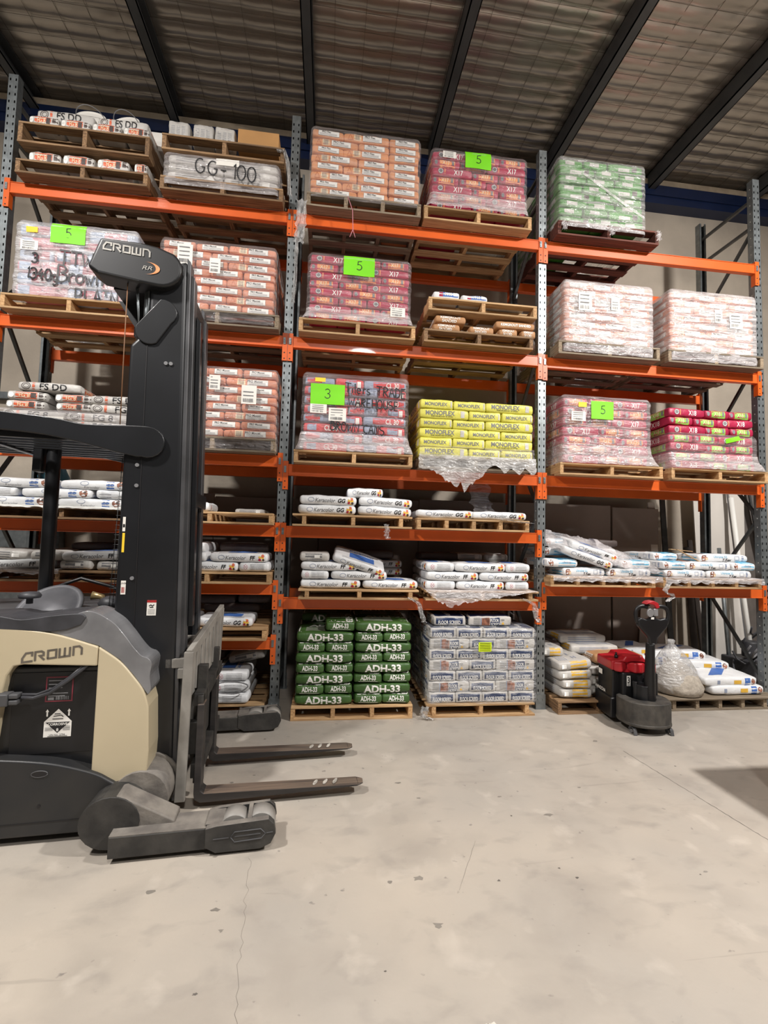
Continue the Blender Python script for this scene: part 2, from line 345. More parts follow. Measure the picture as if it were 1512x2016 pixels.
# ------------------------------------------------------------ pallet racking
UX = [-2.69, 0.0, 2.69, 5.33]; TOPZ = [6.09, 6.06, 6.05, 6.05]; DEP = .84
UN = ['left-hand', 'left of centre bay', 'right of centre bay', 'right-hand end']
HOLE = mat('recess_shade', (30, 32, 34), .7)  # dark colour painted for the shade inside holes and hollow posts
def post_mesh(H):
    b = MB(); xs = [-.045, -.031, -.019, .019, .031, .045]; pitch = .075; n = int(H/pitch)
    for k in range(n+1):
        z0 = k*pitch; z1 = min(H, z0+pitch)
        if z1-z0 < .001: continue
        h0 = z0+.024; h1 = z0+.050
        for a in range(5):
            hole = a in (1, 3) and z1-z0 > .06
            segs = [(z0, h0), (h1, z1)] if hole else [(z0, z1)]
            for s0, s1 in segs:
                b.add([(xs[a],0,s0),(xs[a+1],0,s0),(xs[a+1],0,s1),(xs[a],0,s1)], [(0,1,2,3)])
    b.box(-.045, -.043, 0, .075, 0, H).box(.043, .045, 0, .075, 0, H)
    b.box(-.004, .004, -.0015, .0, 0, H)
    b.box(-.043, .043, .02, .022, 0, H, 1)
    b.box(-.045, -.02, .073, .075, 0, H).box(.02, .045, .073, .075, 0, H)
    # row of punched dots down the side flange
    for k in range(int(H/.1)): b.add([(-.0456,.03,k*.1+.04),(-.0456,.042,k*.1+.04),(-.0456,.042,k*.1+.052),(-.0456,.03,k*.1+.052)], [(0,1,2,3)], 2)
    return b
LDOT = mat('punched_dot', (206, 206, 200), .5)
for i, (x, H) in enumerate(zip(UX, TOPZ)):
    f = empty('upright_frame', (x, 0, 0)); tag(f, ['galvanised rack frame at the far left of the racking', 'galvanised rack frame between left and centre bays', 'galvanised rack frame between centre and right bays', 'galvanised rack frame closing the right end of the racking'][i], 'rack frame', 'upright frames of the pallet racking')
    post_mesh(H).build('front_post', [GALV, HOLE, LDOT], f)
    o = post_mesh(H).build('rear_post', [GALV, HOLE, LDOT], f); o.location = (0, DEP, 0); o.rotation_euler = (0, 0, PI)
    for y in (0, DEP):
        MB().box(-.06, .06, -.012 if y == 0 else DEP-.09, .09 if y == 0 else DEP+.012, 0, .006).box(-.052, .052, (-.006 if y == 0 else DEP+.002), (-.002 if y == 0 else DEP+.006), .006, .15).cyl((-.026, -.008 if y == 0 else DEP+.008, .1), .008, .008, 'y', 8).cyl((.026, -.008 if y == 0 else DEP+.008, .1), .008, .008, 'y', 8).build('base_plate', GALV, f)
    zs = [.25, 1.15, 2.05, 2.95, 3.85, 4.75, 5.45]
    for k in range(len(zs)-1):
        a, b_ = (.06, DEP-.06) if k % 2 == 0 else (DEP-.06, .06)
        MB().bar((0, a, zs[k]), (0, b_, zs[k+1]), .03, .03).build('diagonal_brace', DGALV, f)
    for z in (.2, 5.5, H-.22): MB().bar((0, .05, z), (0, DEP-.05, z), .03, .03).build('horizontal_brace', DGALV, f)
BH = .112
def rack_beam(i, z, y, label):
    f = empty('rack_beam', (UX[i], y, z)); tag(f, label, 'beam', 'orange beams of the pallet racking')
    L_ = UX[i+1]-UX[i]; s = 1 if y == 0 else -1
    fy = -.012*s
    b = MB()
    ya, yb = sorted((fy-.0, fy+.05*s))
    b.box(.052, L_-.052, ya, yb, -BH, -.0)
    # raised step along the top and a lip along the bottom
    yl, yh = sorted((fy-.006*s, fy))
    b.box(.052, L_-.052, yl, yh, -BH, -BH+.012).box(.052, L_-.052, yl, yh, -.010, 0)
    b.build('beam', ORANGE, f, .003, 1)
    for e, xx in (('l', .002), ('r', L_-.052)):
        c = MB().box(xx, xx+.050, min(fy-.006*s, fy), max(fy-.006*s, fy), -BH-.14, .03)
        xs_ = xx+.046 if e == 'l' else xx; c.box(xs_, xs_+.004, *sorted((fy, fy+.05*s)), -BH-.14, .03)
        for zz in (-.17, -.23): c.cyl((xx+.022, fy-.006*s, zz), .007, .003, 'y', 8, 1)
        o = c.build('end_connector', [ORANGE, HOLE], f)
        MB().box(xx+.010, xx+.032, *sorted((fy-.014*s, fy-.006*s)), -.085, -.02).cyl((xx+.021, fy-.015*s, -.035), .007, .004, 'y', 8).cyl((xx+.021, fy-.015*s, -.068), .007, .004, 'y', 8).build('safety_clip', GALV, o)
LV = {0: [5.003, 3.71, 2.497, 1.81, 1.25, .729], 1: [5.003, 3.71, 2.42, 1.81, 1.115], 2: [5.0, 3.70, 2.42, 1.267]}
BN = ['left bay', 'centre bay', 'right bay']; ORD = ['first', 'second', 'third', 'fourth', 'fifth', 'sixth', 'seventh', 'eighth', 'ninth', 'tenth']
for i in LV:
    for k, z in enumerate(LV[i]):
        rack_beam(i, z, 0, 'orange front beam, %s from the top, %s' % (ORD[k], BN[i]))
        rack_beam(i, z, DEP, 'orange rear beam, %s from the top, %s' % (ORD[k], BN[i]))

# ------------------------------------------------------------ pallets
PD = 1.16
def pallet(x0, z, label, style='pine', wd=1.16, y0=-.15, nb=3, h=.135, rz=0, inset=.0, block=False):
    X, Y = {'pine': (WX, WY), 'old': (WXo, WYo), 'dark': (WXd, WXd), 'grey': (WXg, WYg)}[style]
    f = empty('pallet', (x0, y0, z), rz); tag(f, label, 'pallet', 'timber pallets on the racking')
    t = MB(); n = 7
    for k in range(n):
        a = k*(PD-.1)/(n-1); t.box(rnd.uniform(-.004, .004), wd+rnd.uniform(-.004, .004), a, a+.1+rnd.uniform(-.012, .01), h-.019, h)
    t.build('deck_boards', X, f, .002, 1)
    for k in range(nb):
        a = inset+k*(wd-.04-2*inset)/(nb-1); MB().box(a, a+.04, .004, PD-.004, .019, h-.019).build('bearer', Y, f, .002, 1)
    t = MB()
    for a in ((0, .13), (.30, .40), (.53, .63), (.76, .86), (PD-.13, PD)): t.box(0, wd, a[0], a[1], 0, .019)
    t.build('bottom_boards', X, f, .002, 1)
    return f
# ------------------------------------------------------------ bags
def cm(name, rgb, rough=.55, rgb2=None, amt=.08, sc=7): return mat('bag_'+name, rgb, rough, nz=(sc, amt), rgb2=rgb2, vary=.06, bump=(15, .4))
C = dict(pro=cm('orange_paper', (222, 150, 100), .6), prm=cm('salmon_paper', (216, 138, 104), .6), crim=cm('crimson', (172, 36, 72), .45), red=cm('red', (205, 52, 58), .45), yel=cm('yellow', (216, 210, 92), .45),
  grn=cm('green', (64, 98, 46), .45), lgrn=cm('leaf_green', (66, 140, 48), .5), wht=cm('white', (228, 229, 230), .42, amt=.04), gry=cm('pale_grey', (198, 194, 188), .5), navy=cm('navy', (28, 46, 84), .4),
  brn=cm('brown_paper', (178, 132, 90), .7), org=cm('orange_panel', (232, 150, 92), .5), dor=cm('burnt_orange', (214, 104, 70), .5), cream=cm('cream', (240, 214, 176), .5), lim=cm('lime_panel', (150, 206, 92), .5),
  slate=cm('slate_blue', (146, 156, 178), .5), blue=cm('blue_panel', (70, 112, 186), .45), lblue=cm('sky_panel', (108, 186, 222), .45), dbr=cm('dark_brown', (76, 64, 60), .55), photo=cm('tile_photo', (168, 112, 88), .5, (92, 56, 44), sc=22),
  ochre=cm('ochre', (226, 178, 66), .5), pink=cm('pink_print', (214, 140, 150), .5), lilac=cm('lilac', (206, 170, 190), .5), sky=cm('pale_blue', (170, 188, 214), .5), dk=INK, wp=WHITE, gi=GREYI, lgi=cm('light_grey_ink', (160, 160, 164), .6), clay=cm('clay', (196, 112, 66), .5))
CN = list(C); CI = {k: i for i, k in enumerate(CN)}; CM = [C[k] for k in CN]
def T(st, h, x=0, y=0, b=.0, sh=0, ws=1): return shift(text2d(st, h, b, sh, ws), x, y)
def R(x0, x1, y0, y1): return rect2d(x0, x1, y0, y1)
def ring(cx, cy, rx, ry, w_): return stroke2d([arc(cx, cy, rx, ry, 0, 360, 18)], w_)
def lines(x0, x1, y0, y1, n, w_): return stroke2d([[(x0, y0+(y1-y0)*i/(n-1)), (x1, y0+(y1-y0)*i/(n-1))] for i in range(n)], w_)
def bars(x0, x1, y0, y1, n=9):
    vs = []; fs = []
    for i in range(n):
        a, b = rect2d(x0+(x1-x0)*i/n, x0+(x1-x0)*(i+rnd.uniform(.3, .7))/n, y0, y1); k = len(vs); vs += a; fs += [tuple(q+k for q in f) for f in b]
    return vs, fs
def cross(cx, cy, r): return stroke2d([[(cx-r, cy-r*.8), (cx+r, cy+r*.8)], [(cx-r, cy+r*.8), (cx+r, cy-r*.8)], [(cx, cy+r*1.2), (cx+r*1.2, cy), (cx, cy-r*1.2), (cx-r*1.2, cy), (cx, cy+r*1.2)]], .003)
KIND = {}
def kind(name, base, H, prints, L=.57, W=.385, n=6, end=.12, word='bag'): KIND[name] = dict(base=base, H=H, prints=prints, L=L, W=W, n=n, end=end)
def prow(word, base, nm, tri):
    e = lambda f: [(f, R(-.12, .14, -.026, .03), 'gi', 1), (f, R(-.117, .137, -.023, .027), 'wp', 2), (f, T(word, .02, -.02, .014, .01), 'dk', 3), (f, lines(-.105, .11, -.014, -.004, 2, .004), 'lgi', 3)]
    kind(nm, base, .088, e('R')+e('L')+[('F', stroke2d([[(-.235, -.028), (-.205, .03), (-.175, -.028), (-.235, -.028)]], .006), 'clay', 1), ('F', R(-.16, -.07, -.03, .035), 'cream', 1), ('F', bars(-.145, -.085, -.025, .028, 7), 'gi', 2),
      ('F', R(-.05, .19, -.03, .03), 'gi', 1), ('F', R(-.047, .187, -.027, .027), 'wp', 2), ('F', T(word, .024, .04, .012, .01), 'dk', 3), ('F', lines(-.035, .16, -.018, -.006, 2, .004), 'lgi', 3)])
prow('PRO Flex', 'pro', 'pro', 1); prow('PRO Maxset', 'prm', 'prm', 1)
def xk(nm, tx, panel, base='crim'):
    e = lambda f: [(f, ell2d(-.15, 0, .022, .024), 'gi', 1), (f, R(-.10, .12, -.04, .045), panel, 1), (f, T(tx, .042, -.01, .003, .015), 'cream', 2), (f, R(.075, .105, -.02, .028), 'gi', 2)]
    kind(nm, base, .092, e('R')+e('L')+[('F', ell2d(-.17, 0, .038, .03), 'gi', 1), ('F', ring(-.17, 0, .03, .022, .004), 'wp', 2), ('F', R(-.118, -.105, -.05, .05), 'org', 1), ('F', T(tx, .052, .08, .0, .015), 'wp', 1)])
xk('x17', 'X17', 'org'); xk('x18', 'X18', 'lim')
kind('ttw', 'pink', .115, [('F', T('X17', .05, .05, .01, .012), 'lilac', 1), ('F', R(-.26, -.13, -.04, .04), 'sky', 1), ('F', R(.15, .26, -.04, .04), 'crim', 1), ('R', R(-.15, .0, -.04, .04), 'sky', 1), ('R', T('X17', .04, .08, 0, .01), 'lilac', 1)])
kind('ttb', 'sky', .115, [('F', R(-.10, .16, -.045, .045), 'pink', 1), ('F', T('X17', .05, .05, .01, .012), 'lilac', 2), ('R', R(-.02, .15, -.04, .04), 'crim', 1)])
kind('cl30', 'red', .095, [('F', R(-.24, -.12, -.05, .05), 'slate', 1), ('F', T('CL 30', .05, .07, 0, .015), 'wp', 1), ('R', R(-.05, .09, -.045, .045), 'slate', 1), ('R', R(.1, .15, -.04, .02), 'wp', 1), ('L', R(-.09, .05, -.045, .045), 'slate', 1), ('L', T('CL', .04, -.14, 0, .01), 'wp', 1)])
kind('cl3b', 'slate', .095, [('F', R(-.16, .26, -.045, .045), 'red', 1), ('F', T('CL 30', .05, .1, 0, .015), 'wp', 2), ('R', R(-.17, .02, -.045, .045), 'red', 1), ('L', R(-.1, .17, -.045, .045), 'red', 1)])
kind('mono', 'yel', .098, [('F', T('MONOFLEX', .044, -.05, .008, .026, 0, 1.0), 'gi', 1), ('F', T('WHEN FAILURE IS NOT AN OPTION', .011, -.03, -.026, .012), 'dk', 1), ('F', R(.19, .235, -.03, .035), 'gry', 1),
   ('R', T('MONOFLEX', .034, -.01, 0, .024), 'gi', 1), ('R', R(.16, .175, -.03, .03), 'gry', 1), ('L', T('MONOFLEX', .031, 0, 0, .02), 'gi', 1)], n=8, end=.05)
kind('grp', 'lgrn', .093, [('F', R(-.12, .06, -.035, .0), 'gry', 1), ('F', R(.1, .18, -.03, .03), 'dbr', 1), ('R', R(-.1, .05, -.02, .02), 'gry', 1), ('L', R(-.1, .1, -.03, .03), 'gry', 1), ('T', R(-.2, .2, -.12, .12), 'gry', 1)])
def fk(nm, tx):
    e = lambda f: [(f, R(-.19, -.115, -.04, .04), 'gry', 1), (f, ell2d(-.15, 0, .028, .026), 'wp', 2), (f, R(-.11, .10, -.042, .042), 'dor', 1), (f, T(tx, .038, -.02, .0, .012), 'cream', 2), (f, R(.04, .09, -.02, .025), 'dbr', 2), (f, R(.115, .185, -.042, .042), 'dbr', 1)]
    kind(nm, 'gry', .088, e('R')+e('L')+[('F', ring(-.21, 0, .04, .03, .006), 'dbr', 1), ('F', ring(-.21, 0, .025, .017, .004), 'dbr', 1), ('F', R(-.152, -.128, -.042, .042), 'dor', 1), ('F', T(tx, .058, .04, 0, .02, 0, 1.15), 'dk', 1), ('T', R(.05, .27, -.16, .16), 'dbr', 1)])
fk('fg8', 'FG 8'); fk('fsdd', 'FS DD')
def patch(f, x, s=1.0):
    return [(f, blob2d(x, 0, .036*s, .038), 'ochre', 1), (f, blob2d(x+.012, .018, .02, .018), 'dor', 2), (f, blob2d(x-.018, -.018, .016, .016), 'crim', 2), (f, blob2d(x+.018, -.02, .015, .014), 'dbr', 2), (f, blob2d(x-.012, .02, .013, .013), 'wp', 3)]
def kk(nm, tx, flip=1):
    e = lambda f: [(f, cross(-.11, .0, .022), 'pink', 1), (f, lines(-.05, .13, -.024, .024, 5, .003), 'lgi', 1)]
    kind(nm, 'wht', .088, e('R')+e('L')+[('F', ring(-.17*flip, 0, .03, .018, .004), 'slate', 1), ('F', T('Keracolor', .034, -.03, -.002, .012, .25), 'gi', 1), ('F', T(tx, .036, .135, -.002, .035, .2), 'dk', 1)]+patch('F', .225*flip)
      +[('T', R(-.12, .16, -.13, .02), 'blue', 1), ('T', T('Keracolor', .05, .02, .07, .01), 'blue', 1), ('T', lines(-.2, .2, -.17, -.15, 2, .004), 'lgi', 1)], n=5, end=.14)
kk('kff', 'FF'); kk('kgg', 'GG')
kind('kgd', 'wht', .085, [('F', ring(-.08, .01, .035, .018, .004), 'slate', 1), ('F', R(.10, .165, -.04, .04), 'blue', 1), ('F', T('GG', .026, .132, .0, .02), 'slate', 2), ('F', blob2d(.225, 0, .04, .042), 'photo', 1), ('F', blob2d(.235, .01, .014, .014), 'dbr', 2), ('F', T('Keracolor', .022, -.02, -.024, .0, .2), 'lgi', 1),
   ('T', R(.0, .16, -.14, .14), 'blue', 1), ('R', lines(-.13, .13, -.02, .02, 4, .003), 'lgi', 1), ('R', R(-.15, -.02, -.035, .0), 'lgi', 1)], n=5, end=.14)
kind('ult', 'wht', .085, [('F', blob2d(-.225, 0, .045, .042), 'photo', 1), ('F', blob2d(-.2, -.01, .02, .02), 'cream', 2), ('F', T('Ultralite S2', .024, -.04, .014, .006), 'lblue', 1), ('F', T('T Flex', .026, .035, -.018, .028), 'dk', 1), ('F', stroke2d([[(.125, -.018), (.175, -.018), (.175, .02), (.125, .02), (.125, -.018)]], .004), 'slate', 1), ('F', R(.205, .228, -.025, .025), 'slate', 1)]
   +[q for f in ('R', 'L') for q in ((f, R(-.05, .16, -.035, .04), 'lblue', 1), (f, T('Ultralite', .022, .05, .01), 'slate', 2), (f, blob2d(-.14, 0, .04, .04), 'photo', 1))]+[('T', R(.0, .27, -.05, .17), 'lblue', 1), ('T', blob2d(-.16, 0, .08, .12), 'photo', 1)], n=5, end=.14)
kind('adh', 'grn', .099, [('F', T('ADH-33', .062, .0, -.002, .035, 0, 1.18), 'wp', 1)]+[q for f in ('R', 'L') for q in ((f, T('ADH-33', .042, 0, .006, .032), 'wp', 1), (f, R(-.13, .13, -.030, -.026), 'wp', 1), (f, R(-.15, .15, .040, .044), 'wp', 1))]
   +[('T', lines(-.2, .1, -.13, .06, 14, .004), 'gry', 1), ('T', T('ADH-33', .09, .05, .12, .03), 'wp', 1), ('B', T('ADH-33', .06, 0, 0, .03), 'wp', 1)], n=5, end=.16)
def sc_e(f): return [(f, R(-.165, .155, -.048, .049), 'navy', 1), (f, T('FLOOR SCREED', .036, -.005, -.014, .02, 0, .74), 'wp', 2), (f, R(-.14, -.08, .018, .022), 'lgi', 2)]
kind('scr', 'gry', .102, sc_e('R')+sc_e('L')+[('F', lines(-.23, -.14, -.03, .03, 6, .004), 'gi', 1), ('F', R(-.12, -.01, -.045, .047), 'photo', 1), ('F', R(-.0, .13, -.047, .048), 'navy', 1), ('F', T('FLOOR', .030, .06, .006, .02, 0, .85), 'wp', 2), ('F', T('SCREED', .030, .068, -.034, .02, 0, .8), 'wp', 2), ('F', R(-.135, -.122, -.045, .047), 'slate', 1), ('F', T('CEM', .018, .17, .01), 'dk', 1),
   ('F', [(.155, -.03), (.195, -.03), (.175, -.005)] and ([(.155, -.036), (.195, -.036), (.175, -.008)], [(0, 1, 2)]), 'ochre', 1), ('T', R(-.27, .27, -.17, .17), 'navy', 1), ('T', T('FLOOR SCREED', .05, 0, 0, .03), 'wp', 2)], n=9, end=.04)
kind('kem', 'brn', .085, [('F', T('KEMGROUT SANDED', .026, 0, 0, .03), 'wp', 1)]+[q for f in ('R', 'L') for q in ((f, T('KEMGROUT', .026, .0, .018, .028), 'wp', 1), (f, T('SANDED', .026, -.012, -.018, .028), 'wp', 1))]+[('L', R(-.19, -.15, -.04, .04), 'gry', 1)], n=6, end=.12, L=.46, W=.30)
kind('x68', 'wht', .085, [q for f in ('R', 'L', 'F') for q in ((f, R(-.09, -.045, -.01, .04), 'crim', 1), (f, R(-.045, .14, -.01, .04), 'blue', 1), (f, T('X 68', .03, .02, .016, .02), 'wp', 2), (f, R(.08, .13, .0, .034), 'wp', 2))]+[('T', R(-.2, .1, -.1, .1), 'blue', 1)], W=.32, L=.46, n=5)
kind('ydw', 'gry', .095, [q for f in ('R', 'L') for q in ((f, R(-.05, .13, -.035, .04), 'ochre', 1), (f, R(-.15, -.1, -.02, .02), 'wp', 1))]+[('F', lines(-.2, .15, -.02, .02, 3, .005), 'slate', 1), ('T', T('~ =', .1, .1, .05), 'slate', 1), ('T', lines(-.2, .22, -.14, -.05, 5, .006), 'slate', 1), ('T', R(-.25, -.15, -.1, .1), 'lgi', 1)], n=5, end=.14)
kind('ktr', 'wht', .1, [('F', R(.14, .2, -.04, .04), 'blue', 1), ('F', blob2d(.235, 0, .03, .04), 'photo', 1), ('F', R(.02, .1, -.02, .02), 'ochre', 1), ('F', R(-.16, -.13, -.02, .02), 'slate', 1), ('T', ([(-.2, -.12), (-.05, -.12), (.2, .12), (.05, .12)], [(0, 1, 2, 3)]), 'blue', 1), ('T', lines(-.2, .0, .1, .15, 4, .004), 'lgi', 1),
   ('R', R(-.1, .05, -.03, .03), 'blue', 1), ('R', R(.07, .13, -.02, .02), 'ochre', 1), ('L', R(-.02, .1, -.03, .03), 'ochre', 1)], n=5, end=.14)
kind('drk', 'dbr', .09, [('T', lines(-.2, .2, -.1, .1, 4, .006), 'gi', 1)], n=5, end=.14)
kind('pls', 'gry', .09, [('F', lines(-.2, .1, -.02, .02, 3, .006), 'gi', 1), ('F', R(.12, .2, -.02, .03), 'wp', 1), ('R', R(-.12, .1, -.03, .03), 'gi', 1), ('R', R(.0, .07, -.01, .02), 'wp', 2)], n=5, end=.14)
BG = {}
def bag_geo(kn, var):
    K = KIND[kn]; L_, W_, H_ = K['L'], K['W'], K['H']; r = {10: .010, 9: .012, 8: .015, 6: .022, 5: .028}.get(K['n'], .024); V = {}; vs = []; fs = []; sd = Vector((var*7.3, hash_(kn), 2.0))
    def axis(h, n):
        a = h-r; return [-h, -h+.3*r, -a]+[-a+2*a*i/n for i in range(1, n)]+[a, h-.3*r, h]
    AX, AY, AZ = axis(L_/2, 10), axis(W_/2, 7), axis(H_/2, 2); NX, NY, NZ = len(AX)-1, len(AY)-1, len(AZ)-1; e_ = K['end']
    def vid(i, j, k):
        if (i, j, k) not in V:
            p = Vector((AX[i], AY[j], AZ[k])); c = Vector([max(-(h-r), min(h-r, q)) for q, h in zip(p, (L_/2, W_/2, H_/2))]); d = p-c
            p = c+d.normalized()*r if d.length > 1e-6 else c
            x, y, z = p.x/(L_/2), p.y/(W_/2), p.z/(H_/2)
            p.z *= 1-e_*abs(x)**5-e_*.4*abs(y)**6; p.y *= 1+.018*(1-z*z)-.03*abs(x)**8; p.x *= 1+.010*(1-z*z)
            nn = noise.noise_vector(p*7+sd)*.0065+noise.noise_vector(p*21+sd)*.0032
            wr = .0022*math.sin(p.x*95+6*noise.noise(p*7+sd))*abs(x)**2
            p += nn + Vector((0, wr if abs(y) > .9 else 0, wr if z > .9 else 0))
            V[(i, j, k)] = len(vs); vs.append(tuple(p))
        return V[(i, j, k)]
    for k in (0, NZ):
        for i in range(NX):
            for j in range(NY): q = [vid(i,j,k), vid(i+1,j,k), vid(i+1,j+1,k), vid(i,j+1,k)]; fs.append(q if k else q[::-1])
    for j in (0, NY):
        for i in range(NX):
            for k in range(NZ): q = [vid(i,j,k), vid(i+1,j,k), vid(i+1,j,k+1), vid(i,j,k+1)]; fs.append(q[::-1] if j else q)
    for i in (0, NX):
        for j in range(NY):
            for k in range(NZ): q = [vid(i,j,k), vid(i,j+1,k), vid(i,j+1,k+1), vid(i,j,k+1)]; fs.append(q if i else q[::-1])
    return vs, fs
def hash_(s_): return float(sum(ord(c)*(i+3) for i, c in enumerate(s_)) % 97)
def bag_mesh(kn, var):
    if (kn, var) in BG: return BG[(kn, var)]
    K = KIND[kn]; vs, fs = bag_geo(kn, var); bvh = BVHTree.FromPolygons([Vector(v) for v in vs], fs)
    mb = MB(); mb.add(vs, fs, 0, True); used = [K['base']]
    for face, sh, c, lev in K['prints']:
        if c not in used: used.append(c)
        if sh[0]: lay(mb, sh, bvh, face, used.index(c), .0012+.0008*lev, .03)
    me = bpy.data.meshes.new('bag'); me.from_pydata(mb.v, [], mb.f)
    for u in used: me.materials.append(C[u])
    for p, i in zip(me.polygons, mb.m): p.material_index = i; p.use_smooth = True
    BG[(kn, var)] = me; return me
NB = {}
def put(kn, name, loc, rz=0.0, sc=(1, 1, 1), tilt=(0, 0), label='', group=None, cat='bag', var=None):
    o = bpy.data.objects.new(name, bag_mesh(kn, rnd.randrange(2) if var is None else var)); COL.objects.link(o)
    o.location = loc; o.rotation_euler = Euler((tilt[0], tilt[1], rz), 'XYZ'); o.scale = sc
    return tag(o, label, cat, group)
def bag_at(kn, name, x0, x1, z0, h, mode, label, group, y=-.11, tilt=(0, 0), drz=0, rev=False, dep=None):
    """lay a bag by its front edge: mode L long side forward, E end forward"""
    K = KIND[kn]; wx = x1-x0
    if mode == 'L': sc = (wx/K['L'], (dep or K['W'])/K['W'], h/K['H']); yc = y+(dep or K['W'])/2; rz = PI if rev else 0
    else: sc = ((dep or K['L'])/K['L'], wx/K['W'], h/K['H']); yc = y+(dep or K['L'])/2; rz = -PI/2
    return put(kn, name, ((x0+x1)/2, yc, z0+h/2), rz+drz, sc, tilt, label, group)
NAMES = {'pro': ('orange_adhesive_bag', 'orange bag'), 'prm': ('salmon_adhesive_bag', 'salmon bag'), 'x17': ('crimson_adhesive_bag', 'crimson X17 bag'), 'x18': ('crimson_primer_bag', 'crimson X18 bag'), 'ttw': ('pink_adhesive_bag', 'pink wrapped bag'), 'ttb': ('pink_adhesive_bag', 'pale blue bag'),
  'cl30': ('mortar_bag', 'red mortar bag'), 'cl3b': ('mortar_bag', 'red-blue mortar bag'), 'mono': ('yellow_adhesive_bag', 'yellow bag'), 'grp': ('mortar_bag', 'green mortar bag'), 'adh': ('green_adhesive_bag', 'green ADH-33 bag'), 'scr': ('screed_bag', 'navy floor-screed bag'),
  'kff': ('grout_bag', 'white grout bag'), 'kgg': ('grout_bag', 'white grout bag'), 'kgd': ('grout_bag', 'white grout bag'), 'ult': ('blue_striped_bag', 'white-and-sky-blue bag'), 'pls': ('grout_bag', 'grey plastic-wrapped bag')}
def posword(k, n):
    if n == 1: return 'only one'
    if k == 0: return 'leftmost'
    if k == n-1: return 'rightmost'
    return ORD[k]+' from left'
def load(kn, x0, x1, z0, h, rows, where, yf=-.11, alt=None, low=False, jit=1.0, name=None):
    """rows: list of strings of L / E from the bottom layer up; each letter one column"""
    nm, desc = NAMES[kn]; grp = desc+'s, '+where
    left = x0 > .45; n = len(rows)
    for r, row in enumerate(rows):
        wsum = sum(.57 if c == 'L' else (.385 if c == 'E' else .285) for c in row); s_ = (x1-x0)/wsum; x = x0
        z = z0+r*h
        for ci, c in enumerate(row):
            wd = (.57 if c == 'L' else (.385 if c == 'E' else .285))*s_; deep = [.385]*3 if c == 'L' else [.575]*2
            y = yf
            for d, dp in enumerate(deep):
                side = (ci == 0) if left else (ci == len(row)-1)
                if d == 0 or side or (r == n-1):
                    k2 = alt[(r+ci+d) % len(alt)] if alt else kn
                    j = jit
                    if d == 0: lb = '%s in %s layer up, %s, %s' % (desc, ORD[r], posword(ci, len(row)), where)
                    elif d == len(deep)-1: lb = '%s in %s layer up, %s behind, %s' % (desc, ORD[r], posword(ci, len(row)), where)
                    else: lb = '%s in %s layer up, %s middle, %s' % (desc, ORD[r], posword(ci, len(row)), where)
                    bag_at(k2, nm, x+.002, x+wd-.002, z, h*1.02, 'L' if c == 'L' else 'E', lb, grp, y=y+rnd.uniform(-.008, .010)*j, tilt=(rnd.uniform(-.012, .012)*j, rnd.uniform(-.012, .012)*j), drz=rnd.uniform(-.02, .02)*j, rev=False, dep=dp*.985)
                y += dp
            x += wd
# ------------------------------------------------------------ stretch film
def film_mat(name, lo, hi, tint=(232, 226, 226), st=(1.2, 1.2, 16), rot=.12, rough=.16):
    M = bpy.data.materials.new(name); M.use_nodes = True; nt = M.node_tree; N = nt.nodes; L = nt.links; P = N['Principled BSDF']; out = N['Material Output']
    P.inputs['Base Color'].default_value = (*sl(tint), 1); P.inputs['Roughness'].default_value = rough; P.inputs['Specular IOR Level'].default_value = 1.0
    tc = N.new('ShaderNodeTexCoord'); mp = N.new('ShaderNodeMapping'); mp.inputs['Scale'].default_value = st; mp.inputs['Rotation'].default_value = (0, rot, 0); L.new(tc.outputs['Object'], mp.inputs[0])
    n = N.new('ShaderNodeTexNoise'); n.inputs['Scale'].default_value = 2.6; n.inputs['Detail'].default_value = 5; n.inputs['Distortion'].default_value = .8; L.new(mp.outputs[0], n.inputs['Vector'])
    r = N.new('ShaderNodeMapRange'); r.inputs[1].default_value = .36; r.inputs[2].default_value = .72; r.inputs[3].default_value = lo; r.inputs[4].default_value = hi; L.new(n.outputs[0], r.inputs[0])
    tr = N.new('ShaderNodeBsdfTransparent'); mx = N.new('ShaderNodeMixShader'); L.new(r.outputs[0], mx.inputs[0]); L.new(tr.outputs[0], mx.inputs[1]); L.new(P.outputs[0], mx.inputs[2]); L.new(mx.outputs[0], out.inputs[0])
    n2 = N.new('ShaderNodeTexNoise'); n2.inputs['Scale'].default_value = 9; n2.inputs['Detail'].default_value = 3; n2.inputs['Distortion'].default_value = 1.2; mp2 = N.new('ShaderNodeMapping'); mp2.inputs['Scale'].default_value = (1, 1, 2.6); L.new(tc.outputs['Object'], mp2.inputs[0]); L.new(mp2.outputs[0], n2.inputs['Vector'])
    b = N.new('ShaderNodeBump'); b.inputs['Strength'].default_value = .8; b.inputs['Distance'].default_value = .04; L.new(n2.outputs[0], b.inputs['Height']); L.new(b.outputs[0], P.inputs['Normal'])
    return M
FILM = film_mat('stretch_film', .06, .26); FILMD = film_mat('stretch_film_dense', .3, .72, rot=.35); FILMH = film_mat('stretch_film_heavy', .10, .48)
FILMG = film_mat('stretch_film_milky_glare', .22, .72, tint=(240, 238, 238))  # whiter, denser film: glare painted into the colour; also serves the milky wrap
FILMX = film_mat('stretch_film_clear', .03, .38, tint=(238, 240, 244), rough=.1)
FILMC = film_mat('clear_plastic', .22, .7, st=(2.2, 2.2, 2.2), rough=.1); FILMT = film_mat('torn_film', .3, .8, tint=(214, 212, 210), st=(2, 2, 4))
